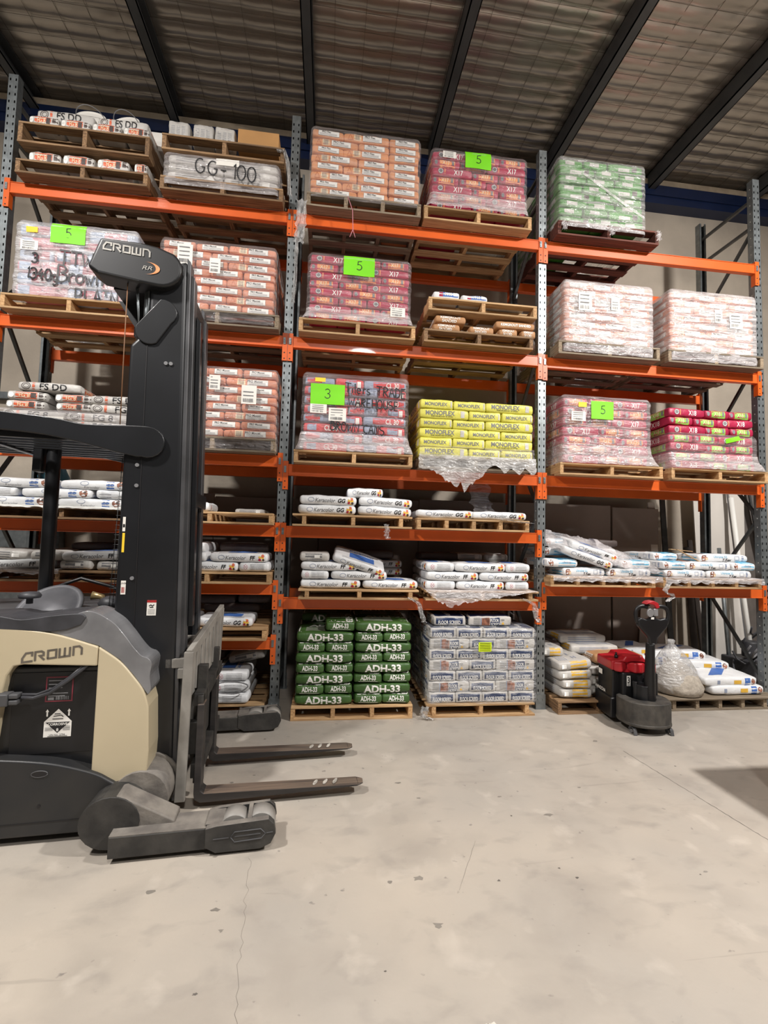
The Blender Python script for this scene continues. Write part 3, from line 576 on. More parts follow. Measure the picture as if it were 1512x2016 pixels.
def film(label, x0, x1, z0, z1, h, y0=-.143, y1=1.04, flare=None, dense=0.0, heavy=False, cap=True, clear=False):
    hx, hy = (x1-x0)/2+.016, (y1-y0)/2+.008; cx, cy = (x0+x1)/2, (y0+y1)/2
    f = empty('stretch_wrapped_film', (cx, cy, z0)); tag(f, label, 'plastic wrap', 'stretch film around the pallet loads')
    M_ = 112; rows = int((z1-z0)/.022); vs = []; fs = []; mi = []
    def ringp(a, b, r=.05):
        P = []
        per = [(a-r, -b, 1), (a, -b+r, 0)]
        seg = [((-a+r, -b), (a-r, -b)), ((a, -b+r), (a, b-r)), ((a-r, b), (-a+r, b)), ((-a, b-r), (-a, -b+r))]
        for s_, (p, q) in enumerate(seg):
            k = 24
            for i in range(k): t = i/(k-1); P.append((p[0]+(q[0]-p[0])*t, p[1]+(q[1]-p[1])*t))
            c = [(a-r, -b+r), (a-r, b-r), (-a+r, b-r), (-a+r, -b+r)][s_]; a0 = [-90, 0, 90, 180][s_]
            for i in range(1, 5): t = math.radians(a0+90*i/5); P.append((c[0]+r*math.cos(t), c[1]+r*math.sin(t)))
        return P
    R0 = ringp(hx, hy); M_ = len(R0)
    zs = [i*(z1-z0)/rows for i in range(rows+1)]
    for zi, z in enumerate(zs):
        ph = abs(math.sin(PI*z/h)) if h else 1
        for i, (x, y) in enumerate(R0):
            d = math.hypot(x, y); nx_, ny_ = (x/hx)**9, (y/hy)**9; L_ = max(.3, math.hypot(nx_, ny_))
            o_ = -.006*(1-ph**.5) + .007*noise.noise(Vector((x*5+cx*9, y*5, z*16))) + .004*noise.noise(Vector((x*14, y*14, z*40+cx)))
            top = max(0, z-(z1-z0)+.05)/.05; o_ -= .028*top**2
            X = x+nx_/L_*o_; Y = y+ny_/L_*o_
            if flare and z < flare[2]:
                t = (1-z/flare[2])**1.6
                X += t*((flare[0]-cx) - (-hx) if x < 0 else (flare[1]-cx) - hx)*min(1, abs(x)/hx*1.0)
                Y += t*(-.03 if y < 0 else 0)*min(1, abs(y/hy)**4) + .006*t*math.sin(i*1.9+z*30)
            vs.append((X, Y, z))
    for zi in range(rows):
        for i in range(M_):
            a = zi*M_+i; b = zi*M_+(i+1) % M_
            fs.append((a, b, b+M_, a+M_)); mi.append(1 if zs[zi] < dense else 0)
    mb = MB(); mb.v = vs; mb.f = [list(q) for q in fs]; mb.m = mi; mb.sm = [True]*len(fs)
    if cap:
        for k_, s_ in ((1, .8), (2, .45), (3, .02)):
            for (x, y) in R0: mb.v.append((x*s_, y*s_, z1-z0+.004+.006*noise.noise(Vector((x*6*s_, y*6*s_, cx)))))
            b0 = (rows+k_-1)*M_
            for i in range(M_): mb.f.append([b0+i, b0+(i+1)%M_, b0+(i+1)%M_+M_, b0+i+M_]); mb.m.append(0); mb.sm.append(True)
    o = mb.build('film_sheet', [FILMG if heavy == 2 else FILMX if clear else (FILMH if heavy else FILM), FILMD], f)
    bvh = BVHTree.FromPolygons([Vector(v) for v in mb.v], [tuple(q) for q in mb.f])
    return f, bvh, cx, cy, z0
def on_film(F, name, sh, m_, off=.004, step=.05, label=None, two=None):
    """sheet or writing stuck to the front of a wrapped load; sh in world x / world z"""
    f, bvh, cx, cy, z0 = F; mb = MB(); lay(mb, shift(sh, -cx, -z0), bvh, 'F', 0, off, step)
    if two: lay(mb, shift(two[0], -cx, -z0), bvh, 'F', 1, off+.002, step)
    if not mb.v: return None
    o = mb.build(name, [m_]+([two[1]] if two else []), f)
    if label: o['label'] = label
    return o
def sign(F, x, z, w_, h_, num, lean=0):
    sh = ([(p[0]+lean*(p[1]-z), p[1]) for p in rect2d(x, x+w_, z, z+h_, 6, 4)[0]], rect2d(0, 1, 0, 1, 6, 4)[1])
    on_film(F, 'paper_sign', sh, LIME, .006, 0, 'lime green paper sign with a hand-written number', (hand2d(num, h_*.46, .007, x+w_*.42, z+h_*.3), INK))
def docket(F, x, z, w_, h_, yellow=False):
    ln = lines(x+w_*.12, x+w_*.8, z+h_*.45, z+h_*.85, 3, h_*.05); b = bars(x+w_*.12, x+w_*.8, z+h_*.1, z+h_*.3, 11); k = len(ln[0])
    on_film(F, 'shipping_label', rect2d(x, x+w_, z, z+h_, 3, 3), YELP if yellow else PAPER, .005, 0, None, ((ln[0]+b[0], ln[1]+[tuple(i+k for i in q) for q in b[1]]), GREYI))
def scrap(name, pts, w_, label, m_=None, seed=0, n=14):
    """hanging strip of crumpled film following pts"""
    r_ = random.Random(seed); vs = []; fs = []; m = len(pts)-1; K = 6
    P = []
    for i in range(n+1):
        t = i/n*m; a = min(int(t), m-1); u = t-a; P.append(Vector(pts[a]).lerp(Vector(pts[a+1]), u))
    for i, p in enumerate(P):
        for k in range(K+1):
            s_ = (k/K-.5)*w_*(1-.35*abs(math.sin(i*.9))); ph = noise.noise(Vector((i*.5, k*.8, seed)))
            vs.append((p.x+s_+.01*ph, p.y+.022*math.sin(k*2.1+i*.8+seed)-.012, p.z+.012*ph))
    for i in range(n):
        for k in range(K): a = i*(K+1)+k; fs.append((a, a+1, a+K+2, a+K+1))
    o = MB().add(vs, fs, 0, True).build(name, m_ or FILMT); tag(o, label, 'plastic scrap'); return o

# ------------------------------------------------------------ loads, shelf by shelf
LA, LB, LC = 5.003, 3.71, 2.42
H1 = .135
# top shelf, left bay
pallet(-2.52, LA, 'weathered pallet, left pair on top shelf, bottom one', 'old', nb=3)
pallet(-2.52, LA+.30, 'weathered pallet stacked upper, left pair on top shelf', 'old', nb=3, h=.2)
G_ = 'orange-panel bags between stacked pallets, top left'
def misc(kn, name, x0, x1, z, h, mode, label, group, **kw): return bag_at(kn, name, x0, x1, z, h, mode, label, group, **kw)
misc('fg8', 'grout_bag', -2.44, -2.16, LA+.137, .135, 'E', 'orange-panel bag leaning at far left between top left pallets', G_, tilt=(0, .05))
misc('fg8', 'grout_bag', -2.14, -1.86, LA+.137, .125, 'E', 'orange-panel bag second from left between top left pallets', G_)
misc('fg8', 'grout_bag', -1.84, -1.55, LA+.137, .13, 'E', 'orange-panel bag third from left between top left pallets', G_)
misc('fg8', 'grout_bag', -1.50, -1.38, LA+.137, .12, 'E', 'narrow end of orange-panel bag at right between top left pallets', G_)
pz = LA+.502
G_ = 'bags on the upper top-left pallet'
for x0, x1, s_ in ((-2.46, -2.2, 'leftmost'), (-2.18, -1.92, 'second'), (-1.9, -1.64, 'third'), (-1.62, -1.38, 'rightmost')):
    misc('fg8', 'grout_bag', x0, x1, pz, .11, 'E', 'low wrapped bag %s on highest left pallet' % s_, G_)
misc('fsdd', 'grout_bag', -2.42, -1.92, pz+.11, .11, 'L', 'white long bag with orange stripe, left on highest left pallet', G_, y=-.06)
misc('fsdd', 'grout_bag', -1.88, -1.42, pz+.11, .11, 'L', 'white long bag with orange stripe, right on highest left pallet', G_, y=-.06)
def bucket(x, y, z, r, h, label, tilt):
    f = empty('plastic_bucket', (x, y, z)); f.rotation_euler = tilt; tag(f, label, 'bucket', 'white buckets on the highest left pallet')
    MB().lathe([(r*.88, 0), (r, h*.94), (r*1.04, h*.95), (r*1.04, h)], n=28).build('pail', WHITE, f)
    MB().lathe([(r*1.05, h), (r*1.05, h+.012), (r*.96, h+.014), (r*.94, h+.006)], n=28).build('lid', PAPER, f)
    MB().tube([(r*1.04*math.cos(t), 0, h*.9+.13*math.sin(t)) for t in [PI*i/12 for i in range(13)]], .004, 6).build('handle', GREYI, f)
bucket(-2.02, .2, pz+.22, .13, .15, 'white pail lying tipped forward, left of the two', (1.1, 0, .1))
bucket(-1.66, .2, pz+.22, .12, .15, 'white pail lying tipped forward, right of the two', (1.1, 0, -.1))
for x, s_ in ((-1.78, 'left'), (-1.42, 'right')):
    o = MB().box(-.12, .12, 0, .18, 0, .2).build('white_carton', PAPER, None, .012, loc=(x, .2, pz+.16)); tag(o, 'plain white carton, %s one behind the top-left bags' % s_, 'carton', 'white cartons top left')
pallet(-1.25, LA, 'weathered pallet under the film-wrapped GG-100 load', 'old')
pallet(-1.25, LA+.40, 'weathered pallet resting on the GG-100 load', 'old', h=.16)
for r in range(3):
    for c, (a, b) in enumerate(((-1.2, -.68), (-.67, -.15))):
        misc('pls', 'grout_bag', a, b, LA+.137+r*.085, .087, 'L', 'grey bag in wrapped GG-100 load, %s layer, %s' % (ORD[r], ['left', 'right'][c]), 'bags in the GG-100 load')
F = film('grey milky film round the low GG-100 load', -1.22, -.14, LA+.06, LA+.395, .085, heavy=True, dense=.02)
on_film(F, 'paper_label', rect2d(-.74, -.52, LA+.30, LA+.37), PAPER, .004)
on_film(F, 'marker_writing', hand2d('GG-100', .15, .014, -.93, LA+.19, -.06), INK, .010)
o = MB().box(0, .40, 0, .36, 0, .20).box(.0, .40, .175, .185, .2, .2015, 1).build('cardboard_box', [mat('cardboard', (190, 142, 88), .75, nz=(4, .06)), mat('brown_tape', (160, 116, 70), .4)], None, .004, loc=(-.56, -.08, LA+.562)); tag(o, 'plain brown cardboard box on upper pallet of top shelf', 'box')
for k, x in enumerate((-1.22, -.99, -.78)):
    f = empty('small_white_bag', (x, -.06, LA+.562), .03*k); tag(f, 'upright white printed bag, %s of three beside cardboard box' % ['leftmost', 'middle', 'rightmost'][k], 'bag', 'upright white bags beside the box')
    vs, fs = bag_geo('x68', k); vs = [(v[1]*.62+.09, v[2]*1.7+.06, v[0]*.46+.105) for v in vs]
    mb = MB().add(vs, fs, 0, True); bvh = BVHTree.FromPolygons([Vector(v) for v in vs], fs)
    for c in range(3): lay(mb, lines(.02+c*.05, .055+c*.05, .03, .15, 9, .005), bvh, 'F', 1, .001)
    lay(mb, rect2d(0, .18, .185, .21, 4, 1), bvh, 'F', 2, .001, 0)
    mb.build('bag_body', [C['gry'], C['lgi'], C['pink']], f)
scrap('rope_of_film', [(-.15, -.16, LA+.5), (-.09, -.15, LA+.52), (-.05, -.14, LA+.40), (-.03, -.1, LA+.1)], .05, 'twisted white film hanging off the cardboard box pallet', seed=3)
# top shelf, centre bay
pallet(.14, LA, 'grey film-streaked pallet, left on centre top shelf', 'grey', nb=4, h=.142)
load('pro', .17, 1.28, LA+.143, .0885, ['LEE', 'ELE', 'LEE', 'ELE', 'LEE', 'ELE', 'LEE', 'ELE'], 'centre top shelf, left pallet')
F = film('thin clear film round the orange bags, centre top shelf', .17, 1.28, LA+.10, LA+.86, .0885)
scrap('torn_film', [(.10, -.17, LA+.02), (.10, -.18, LA-.25), (.08, -.17, LA-.42)], .12, 'torn white film dangling left below the centre top beam', seed=5)
scrap('film_strand', [(.07, -.16, LA-.3), (.06, -.16, LA-.8), (.05, -.15, LA-1.02)], .045, 'long frayed film strand hanging beside the left upright', seed=8)
o = MB().tube([(.55, -.165, LA+.12), (.60, -.17, LA-.02), (.61, -.17, LA-.22), (.58, -.17, LA-.30)], .004, 6).tube([(.61, -.17, LA-.22), (.635, -.17, LA-.3)], .003, 6).build('loose_string', C['pink']); tag(o, 'thin pink string hanging below the orange bag pallet', 'string')
pallet(1.335, LA, 'fresh pine pallet, right on centre top shelf', 'pine', nb=3, h=.142)
load('x17', 1.42, 2.44, LA+.143, .092, ['LEE', 'EEL', 'LEE', 'EEL', 'LEE', 'EEL', 'LEE'], 'centre top shelf, right pallet')
F = film('pinkish film with flared skirt, centre top shelf right', 1.41, 2.44, LA+.143, LA+.80, .092, flare=(1.35, 2.47, .14), dense=.15)
sign(F, 1.76, LA+.60, .28, .19, '5'); docket(F, 1.52, LA+.68, .14, .07)
# top shelf, right bay
pallet(2.79, LA-.003, 'dark reddish-brown pallet with film scraps, right top shelf', 'dark', h=.155, wd=1.17)
load('grp', 2.82, 3.80, LA+.155, .093, ['LEE', 'EEL', 'EEE', 'LEE', 'EEL', 'EEE', 'LEE', 'EEL'], 'right top shelf', jit=1.8)
F = film('heavily streaked film round the green bags, top right', 2.81, 3.81, LA+.10, LA+.90, .093, heavy=True, dense=.07)
on_film(F, 'film_twist', stroke2d([[(3.05, LA+.72), (3.4, LA+.5), (3.78, LA+.28)]], .028), FILMD, .008)
for x in (2.84, 3.38, 3.93): scrap('film_tag', [(x, -.165, LA+.13), (x+.01, -.17, LA+.03)], .06, 'white film tab stuck to dark pallet, %s' % {2.84: 'left end', 3.38: 'middle', 3.93: 'right end'}[x], FILMD, seed=int(x*10))
# second shelf
pallet(-2.56, LB, 'pine pallet under the marker-written load', 'pine', h=.142)
load('ttw', -2.46, -1.43, LB+.143, .115, ['LEE', 'EEL', 'LEE', 'EEL', 'LEE', 'EEL'], 'second shelf left bay', alt=['ttw', 'ttb'])
F = film('pink milky film with marker writing, left bay', -2.47, -1.42, LB+.143, LB+.855, .115, heavy=2, dense=.06)
sign(F, -2.17, LB+.65, .30, .19, '5'); docket(F, -2.42, LB+.56, .15, .09)
on_film(F, 'yellow_sticker', rect2d(-2.38, -2.28, LB+.73, LB+.78), YELP, .006)
for st, x, z, h_ in (('TTW', -2.08, LB+.44, .14), ('3', -2.31, LB+.44, .09), ('1340g', -2.36, LB+.29, .10), ('Brown', -2.09, LB+.28, .16), ('PLAIN', -1.93, LB+.10, .13)):
    on_film(F, 'marker_writing', hand2d(st, h_, .017, x, z, -.02), INK, .012, .03)
pallet(-1.24, LB, 'grey pallet under salmon bags, second shelf left bay', 'grey', h=.142)
load('prm', -1.20, -.14, LB+.143, .085, ['LEE', 'EEL', 'LEE', 'EEL', 'LEE', 'EEL', 'LEE', 'EEL'], 'second shelf left bay')
F = film('hazy film round salmon bags, second shelf left bay', -1.21, -.13, LB+.03, LB+.83, .085)
docket(F, -1.05, LB+.56, .14, .2); docket(F, -.75, LB+.5, .10, .15)
pallet(.11, LB, 'pine pallet under crimson load, second shelf centre', 'pine', h=.142)
load('x17', .20, 1.20, LB+.143, .0845, ['EEL', 'LEE', 'EEL', 'LEE', 'EEL', 'LEE', 'EEL', 'LEE'], 'second shelf centre bay')
F = film('clear film round crimson bags, second shelf centre', .19, 1.21, LB+.143, LB+.83, .0845, flare=(.13, 1.25, .12), dense=.10)
sign(F, .53, LB+.61, .31, .2, '5'); docket(F, 1.01, LB+.22, .15, .1)
pallet(1.36, LB, 'weathered pallet, lower of stacked pair on second shelf', 'old', nb=3)
pallet(1.40, LB+.335, 'pale pine pallet, upper of stacked pair on second shelf', 'pine', nb=3, h=.135)
G_ = 'brown paper grout bags'; kz = LB+.137
for a, b, z, md, lb in ((1.46, 1.74, kz, 'E', 'brown paper bag, leftmost of bottom row on stacked pallet'), (1.48, 1.80, kz+.088, 'E', 'brown paper bag with flapping end on leftmost brown bag'), (1.84, 2.10, kz, 'E', 'brown paper bag alone, second in bottom row'),
    (2.16, 2.36, kz, 'E', 'brown paper bag, third in bottom row'), (2.40, 2.56, kz, 'E', 'brown paper bag, rightmost of bottom row'), (2.13, 2.55, kz+.082, 'L', 'brown paper bag lying lengthwise over two others')):
    misc('kem', 'grout_bag', a, b, z, .082, md, lb, G_, y=-.12)
xz = LB+.335+.137
misc('x68', 'adhesive_bag', 1.46, 1.74, xz, .10, 'E', 'white bag with blue X 68 panel, left one', 'white bags with blue and red panels', y=-.1)
misc('x68', 'adhesive_bag', 1.76, 2.04, xz, .09, 'E', 'white bag with blue X 68 panel, right one', 'white bags with blue and red panels', y=-.1)
o = MB().add([(x, -.1+.1*j, xz+.012+.02*noise.noise(Vector((x*9, j, 1)))) for j in range(4) for x in [2.06+.06*i for i in range(8)]], [(j*8+i, j*8+i+1, j*8+i+9, j*8+i+8) for j in range(3) for i in range(7)], 0, True).build('empty_paper_sacks', [C['wht']]); tag(o, 'flattened empty white sacks on upper pine pallet', 'empty sack')
pallet(2.80, LB-.01, 'film-covered pallet left on second shelf, right bay', 'grey', h=.142)
load('prm', 2.88, 3.88, LB+.133, .084, ['LEE', 'EEL', 'LEE', 'EEL', 'LEE', 'EEL', 'LEE', 'EEL'], 'second shelf right bay left pallet')
F = film('film with painted-in glare round salmon bags, right bay left pallet', 2.87, 3.89, LB+.02, LB+.815, .084, heavy=2, dense=.13)
docket(F, 3.02, LB+.47, .15, .2); docket(F, 3.39, LB+.5, .1, .14)
pallet(4.06, LB-.01, 'film-covered pallet right on second shelf, right bay', 'grey', h=.142)
load('prm', 4.11, 5.14, LB+.133, .084, ['LEE', 'EEL', 'LEE', 'EEL', 'LEE', 'EEL', 'LEE', 'EEL'], 'second shelf right bay right pallet')
F = film('film with painted-in glare round salmon bags, right bay right pallet', 4.10, 5.15, LB+.02, LB+.825, .084, heavy=2, dense=.10)
docket(F, 4.80, LB+.42, .16, .17); docket(F, 4.62, LB+.47, .09, .15)
# third shelf
lc = 2.497
pallet(-2.54, lc, 'pine pallet behind the lift truck canopy', 'pine')
z = lc+.137
for c, (a, b) in enumerate(((-2.50, -1.96), (-1.95, -1.40))):
    for r in range(2): misc('fg8', 'grout_bag', a, b, z+r*.08, .082, 'L', 'bag inside low torn film, %s layer, %s' % (ORD[r], ['left', 'right'][c]), 'bags in the low torn film')
F = film('crumpled film round low stack behind canopy', -2.53, -1.39, z-.01, z+.165, .08, heavy=True)
on_film(F, 'paper_label', rect2d(-2.1, -1.95, z+.03, z+.1), PAPER, .006)
z += .165; G_ = 'pale grout bags with orange panels'
for kn, a, b, zz, md, lb in (('fg8', -2.47, -2.14, z, 'E', 'orange FG 8 bag end, lower left'), ('fg8', -2.47, -2.14, z+.085, 'E', 'orange FG 8 bag end, upper left'), ('fg8', -2.06, -1.76, z, 'E', 'orange-ended bag, lower middle'),
    ('fg8', -2.06, -1.74, z+.08, 'E', 'orange-ended bag, upper middle'), ('fg8', -1.76, -1.22, z, 'L', 'pale FG 8 bag lengthwise beside the mast'), ('fsdd', -1.76, -1.20, z+.085, 'L', 'pale FS DD bag on top beside the mast'), ('fsdd', -2.38, -1.86, z+.175, 'L', 'pale FS DD bag topmost on the left')):
    misc(kn, 'grout_bag', a, b, zz, .085, md, lb, G_, drz=rnd.uniform(-.03, .03))
pallet(-1.23, lc, 'grey pallet under salmon bags, third shelf', 'grey')
load('prm', -1.20, -.08, lc+.137, .084, ['EEL', 'LEE', 'EEL', 'LEE', 'EEL', 'LEE', 'EEL', 'LEE'], 'third shelf left bay')
F = film('clear film round salmon bags, third shelf left bay', -1.21, -.07, lc+.02, lc+.815, .084)
docket(F, -.70, lc+.58, .10, .14); docket(F, -.40, lc+.46, .14, .18)
pallet(.11, LC, 'pine pallet under red load, third shelf centre', 'pine', h=.125)
load('cl30', .19, 1.20, LC+.127, .0925, ['LEE', 'EEL', 'LEE', 'EEL', 'LEE', 'EEL', 'LEE', 'EEL'], 'third shelf centre bay', alt=['cl30', 'cl3b'])
F = film('baggy pinkish film with marker writing, centre', .18, 1.21, LC+.127, LC+.90, .0925, flare=(.11, 1.28, .2), dense=.16)
sign(F, .25, LC+.58, .33, .2, '3'); docket(F, .25, LC+.49, .16, .09); docket(F, .43, LC+.42, .17, .13)
on_film(F, 'yellow_sticker', rect2d(.29, .39, LC+.80, LC+.84), YELP, .006)
for st, x, zz, h_ in (('Tilers TRADE', .58, LC+.71, .095), ('WAREHOUSE', .62, LC+.58, .085), ('BROWN CANS', .45, LC+.33, .085)):
    on_film(F, 'marker_writing', hand2d(st, h_, .012, x, zz, -.05), INK, .012, .03)
pallet(1.34, LC, 'film-draped pallet under yellow bags', 'grey', h=.125)
load('mono', 1.34, 2.54, LC+.127, .0975, ['LEE', 'EEL', 'LEE', 'EEL', 'LEE', 'EEL'], 'third shelf centre bay', jit=.5)
def drape(x0, x1, ztop, drop, label, m_=None, y=-.165, seed=0, nx=60, prof=None):
    vs = []; fs = []; nz_ = 7
    for i in range(nx+1):
        t = i/nx; dr = drop*(prof(t) if prof else (.6+.4*abs(math.sin(t*7+seed))))*(1+.35*noise.noise(Vector((t*16, seed, 1)))+.2*noise.noise(Vector((t*45, seed, 2))))
        for k in range(nz_+1):
            s_ = k/nz_; vs.append((x0+(x1-x0)*t+.004*math.sin(k*2+i), y-.012*s_+.016*noise.noise(Vector((t*14+seed, s_*4, seed)))*(.3+s_), ztop-dr*s_))
    for i in range(nx):
        for k in range(nz_): a = i*(nz_+1)+k; fs.append((a, a+1, a+nz_+2, a+nz_+1))
    for i in range(nx+1): pass
    n0 = len(vs)
    for i in range(nx+1): vs.append((x0+(x1-x0)*i/nx, .35, ztop+.003))
    for i in range(nx): fs.append((i*(nz_+1), (i+1)*(nz_+1), n0+i+1, n0+i))
    o = MB().add(vs, fs, 0, True).build('draped_film', m_ or FILMT); return tag(o, label, 'plastic sheet')
drape(1.33, 2.55, LC+.14, .26, 'ragged film hanging from the yellow-bag pallet', seed=2, prof=lambda t: .55+.75*math.exp(-((t-.35)/.16)**2)-.25*math.exp(-((t-.62)/.06)**2))
drape(1.34, 2.54, LC+.235, .12, 'pleated clear film band at the foot of yellow bags', FILM, y=-.145, seed=4, prof=lambda t: 1)
pallet(2.82, LC, 'pine pallet left on third shelf, right bay', 'pine', h=.125)
load('x17', 2.87, 3.84, LC+.127, .1, ['LEE', 'EEL', 'EEE', 'LEE', 'EEL', 'LEE', 'EEL'], 'third shelf right bay')
F = film('shiny white-streaked film, third shelf right bay left', 2.86, 3.85, LC+.127, LC+.85, .1, flare=(2.83, 3.95, .16), dense=.2, heavy=True)
sign(F, 3.16, LC+.60, .25, .19, '5'); docket(F, 2.94, LC+.57, .16, .1)
on_film(F, 'yellow_sticker', rect2d(3.02, 3.11, LC+.72, LC+.77), YELP, .006)
pallet(4.08, LC, 'pine pallet right on third shelf, right bay', 'pine', h=.125)
load('x18', 4.09, 5.11, LC+.127, .095, ['LEE', 'EEL', 'LEE', 'EEL', 'LEE', 'EEL', 'LEE'], 'third shelf right bay', jit=1.6)
F = film('torn drooping film round X18 bags', 4.08, 5.12, LC+.127, LC+.52, .095, flare=(4.08, 5.22, .18), dense=.14, cap=False)
on_film(F, 'lime_tape', stroke2d([[(4.72, LC+.44), (4.95, LC+.50)]], .05), LIME, .008)
# fourth shelf
G_ = 'white grout bags on the fourth shelf'; ld = 1.81
pallet(-2.5, ld, 'pallet with white sheet edge, fourth shelf far left', 'old', h=.11); pallet(-1.22, ld, 'pallet beside the left upright, fourth shelf', 'pine', h=.11)
for r, segs in enumerate((((-2.75+.1, -2.05), (-1.98, -1.42)), ((-2.6, -2.33), (-2.29, -1.70), (-1.66, -1.36)), ((-2.64, -2.02), (-1.97, -1.38)))):
    for c, (a, b) in enumerate(segs):
        misc('kgd', 'grout_bag', a, b, ld+.112+r*.084, .086, 'L' if b-a > .4 else 'E', 'white bag with blue band, %s layer, %s, behind the post' % (ORD[r], ['left', 'middle', 'right'][c if len(segs) == 3 else c*2]), G_)
drape(-2.62, -1.36, ld+.118, .02, 'white slip sheet under fourth-shelf left bags', WHITE, prof=lambda t: 1)
misc('kgg', 'grout_bag', -1.18, -.66, ld+.112, .09, 'L', 'white bag alone beside the mast, fourth shelf', G_)
misc('pls', 'grout_bag', -.5, -.2, ld+.112, .06, 'L', 'small grey bag at the back, fourth shelf left bay', G_, y=.3)
pallet(.12, ld, 'pallet with overhanging ply deck, fourth shelf centre left', 'pine', h=.118, inset=.09)
for a, b, r, yy, s_ in ((.17, .72, 0, -.1, 'bottom left'), (.18, .73, 1, -.1, 'upper left'), (.75, 1.28, 0, -.1, 'bottom right'), (.76, 1.29, 1, -.08, 'upper right'), (.64, 1.0, 2, -.02, 'topmost back')):
    misc('kgg', 'grout_bag', a, b, ld+.12+r*.093, .095, 'L', 'white grout bag %s on centre-left fourth shelf' % s_, G_, y=yy, tilt=(0, rnd.uniform(-.02, .04)))
pallet(1.33, ld, 'pallet with four bearers, fourth shelf centre right', 'pine', h=.115, nb=5)
misc('kgg', 'grout_bag', 1.34, 1.92, ld+.117, .085, 'L', 'white flat grout bag left on four-bearer pallet', G_)
misc('kgg', 'grout_bag', 1.90, 2.47, ld+.117, .085, 'L', 'white flat grout bag right on four-bearer pallet', G_, y=-.13)
scrap('film_tail', [(2.2, -.16, ld+.12), (2.5, -.17, ld+.09)], .08, 'white film tail poking right off fourth-shelf pallet', seed=4)
scrap('film_knot', [(1.02, -.17, ld+.04), (1.03, -.19, ld-.1)], .06, 'small knot of film hanging under centre grout pallet', seed=6)
scrap('film_haze', [(2.05, .2, LC-.02), (2.1, .2, LC-.3), (2.15, .2, LC-.48)], .28, 'grey film veil hanging beneath yellow-bag shelf', FILM, seed=9)
# fifth shelf
G_ = 'white grout bags on the fifth shelf'; le = 1.25
pallet(-2.5, le, 'dark old pallet, fifth shelf far left', 'old', h=.10); pallet(-1.22, le, 'pallet with red-tipped bearer beside the left upright', 'pine', h=.11)
for kn, a, b, r, md, s_ in (('kff', -2.62, -1.98, 0, 'L', 'lower far left'), ('pls', -2.62, -2.2, 1, 'L', 'grey upper far left'), ('pls', -2.18, -1.92, 1, 'E', 'upper second from left'), ('pls', -1.93, -1.66, 0, 'E', 'lower middle'), ('pls', -1.62, -1.36, 0, 'E', 'lower right'), ('kff', -1.92, -1.34, 1, 'L', 'upper right')):
    misc(kn, 'grout_bag', a, b, le+.105+r*.085, .09, md, 'grout bag %s on fifth shelf behind the post' % s_, G_, tilt=(0, rnd.uniform(-.05, .05)))
misc('drk', 'grout_bag', -2.0, -1.5, le+.27, .08, 'L', 'dark blue bag heaped at the back, fifth shelf left', G_, y=.2)
drape(-2.62, -1.9, le+.112, .045, 'ragged white film edge, fifth shelf far left', FILMD)
for kn, a, b, r, md, s_ in (('kff', -.86, -.37, 0, 'L', 'lower left'), ('kff', -.36, -.08, 0, 'E', 'lower right end-on'), ('kff', -.63, -.10, 1, 'L', 'upper leaning'), ('kff', -.92, -.66, 1, 'E', 'middle by the mast'), ('kff', -.92, -.68, 2, 'E', 'top by the mast'), ('drk', -.6, -.12, 2, 'L', 'dark one at back')):
    misc(kn, 'grout_bag', a, b, le+.112+r*.088, .092, md, 'grout bag %s, fifth shelf beside left upright' % s_, G_, y=.15 if kn == 'drk' else -.11)
lf = 1.115
pallet(.20, lf, 'pine pallet under heaped white bags, lowest centre shelf', 'pine', h=.098, inset=.06)
G_ = 'white FF grout bags, lowest centre shelf left'
for kn, a, b, r, md, kw, s_ in (('kff', .22, .79, 0, 'L', {}, 'bottom layer left'), ('kff', .82, 1.36, 0, 'L', {'rev': False}, 'bottom layer right'), ('kff', .22, .48, 1, 'E', {}, 'second layer left end-on'), ('kff', .51, 1.05, 1, 'L', {}, 'second layer right'),
    ('kff', .22, .76, 2, 'L', {}, 'third layer left'), ('pls', .20, .48, 3, 'E', {}, 'grey fourth layer left'), ('kff', .52, 1.04, 2.95, 'L', {'tilt': (.25, .30), 'drz': .0, 'y': -.13}, 'slumping topmost'),
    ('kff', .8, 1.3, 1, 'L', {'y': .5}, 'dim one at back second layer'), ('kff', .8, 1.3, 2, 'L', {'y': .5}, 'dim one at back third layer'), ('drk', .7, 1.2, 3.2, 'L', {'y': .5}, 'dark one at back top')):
    misc(kn, 'grout_bag', a, b, lf+.10+r*.086-(.03 if r == 2.95 else 0), .088, md, 'grout bag %s, lowest centre shelf left' % s_, G_, **kw)
pallet(1.43, lf, 'pallet with draped film, lowest centre shelf right', 'pine', h=.098, inset=.06)
G_ = 'white FF grout bags, lowest centre shelf right'
for r, segs in enumerate((((1.44, 1.74, 'E'), (1.76, 2.25, 'L'), (2.27, 2.51, 'E')), ((1.45, 1.98, 'L'), (2.0, 2.51, 'L')), ((1.44, 1.73, 'E'), (1.74, 2.26, 'L'), (2.27, 2.52, 'E')))):
    for c, (a, b, md) in enumerate(segs):
        misc('kff', 'grout_bag', a, b, lf+.10+r*.09, .093, md, 'grout bag %s layer %s, lowest centre shelf right' % (ORD[r], posword(c, len(segs))), G_)
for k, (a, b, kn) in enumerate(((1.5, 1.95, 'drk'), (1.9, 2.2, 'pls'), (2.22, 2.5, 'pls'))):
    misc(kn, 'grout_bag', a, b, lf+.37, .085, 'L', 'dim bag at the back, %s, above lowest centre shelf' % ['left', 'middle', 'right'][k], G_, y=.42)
for k in range(3): misc('kff', 'grout_bag', 1.5, 1.95, lf+.1+k*.09, .09, 'L', 'shaded back bag %s layer, lowest centre shelf right' % ORD[k], G_, y=.55)
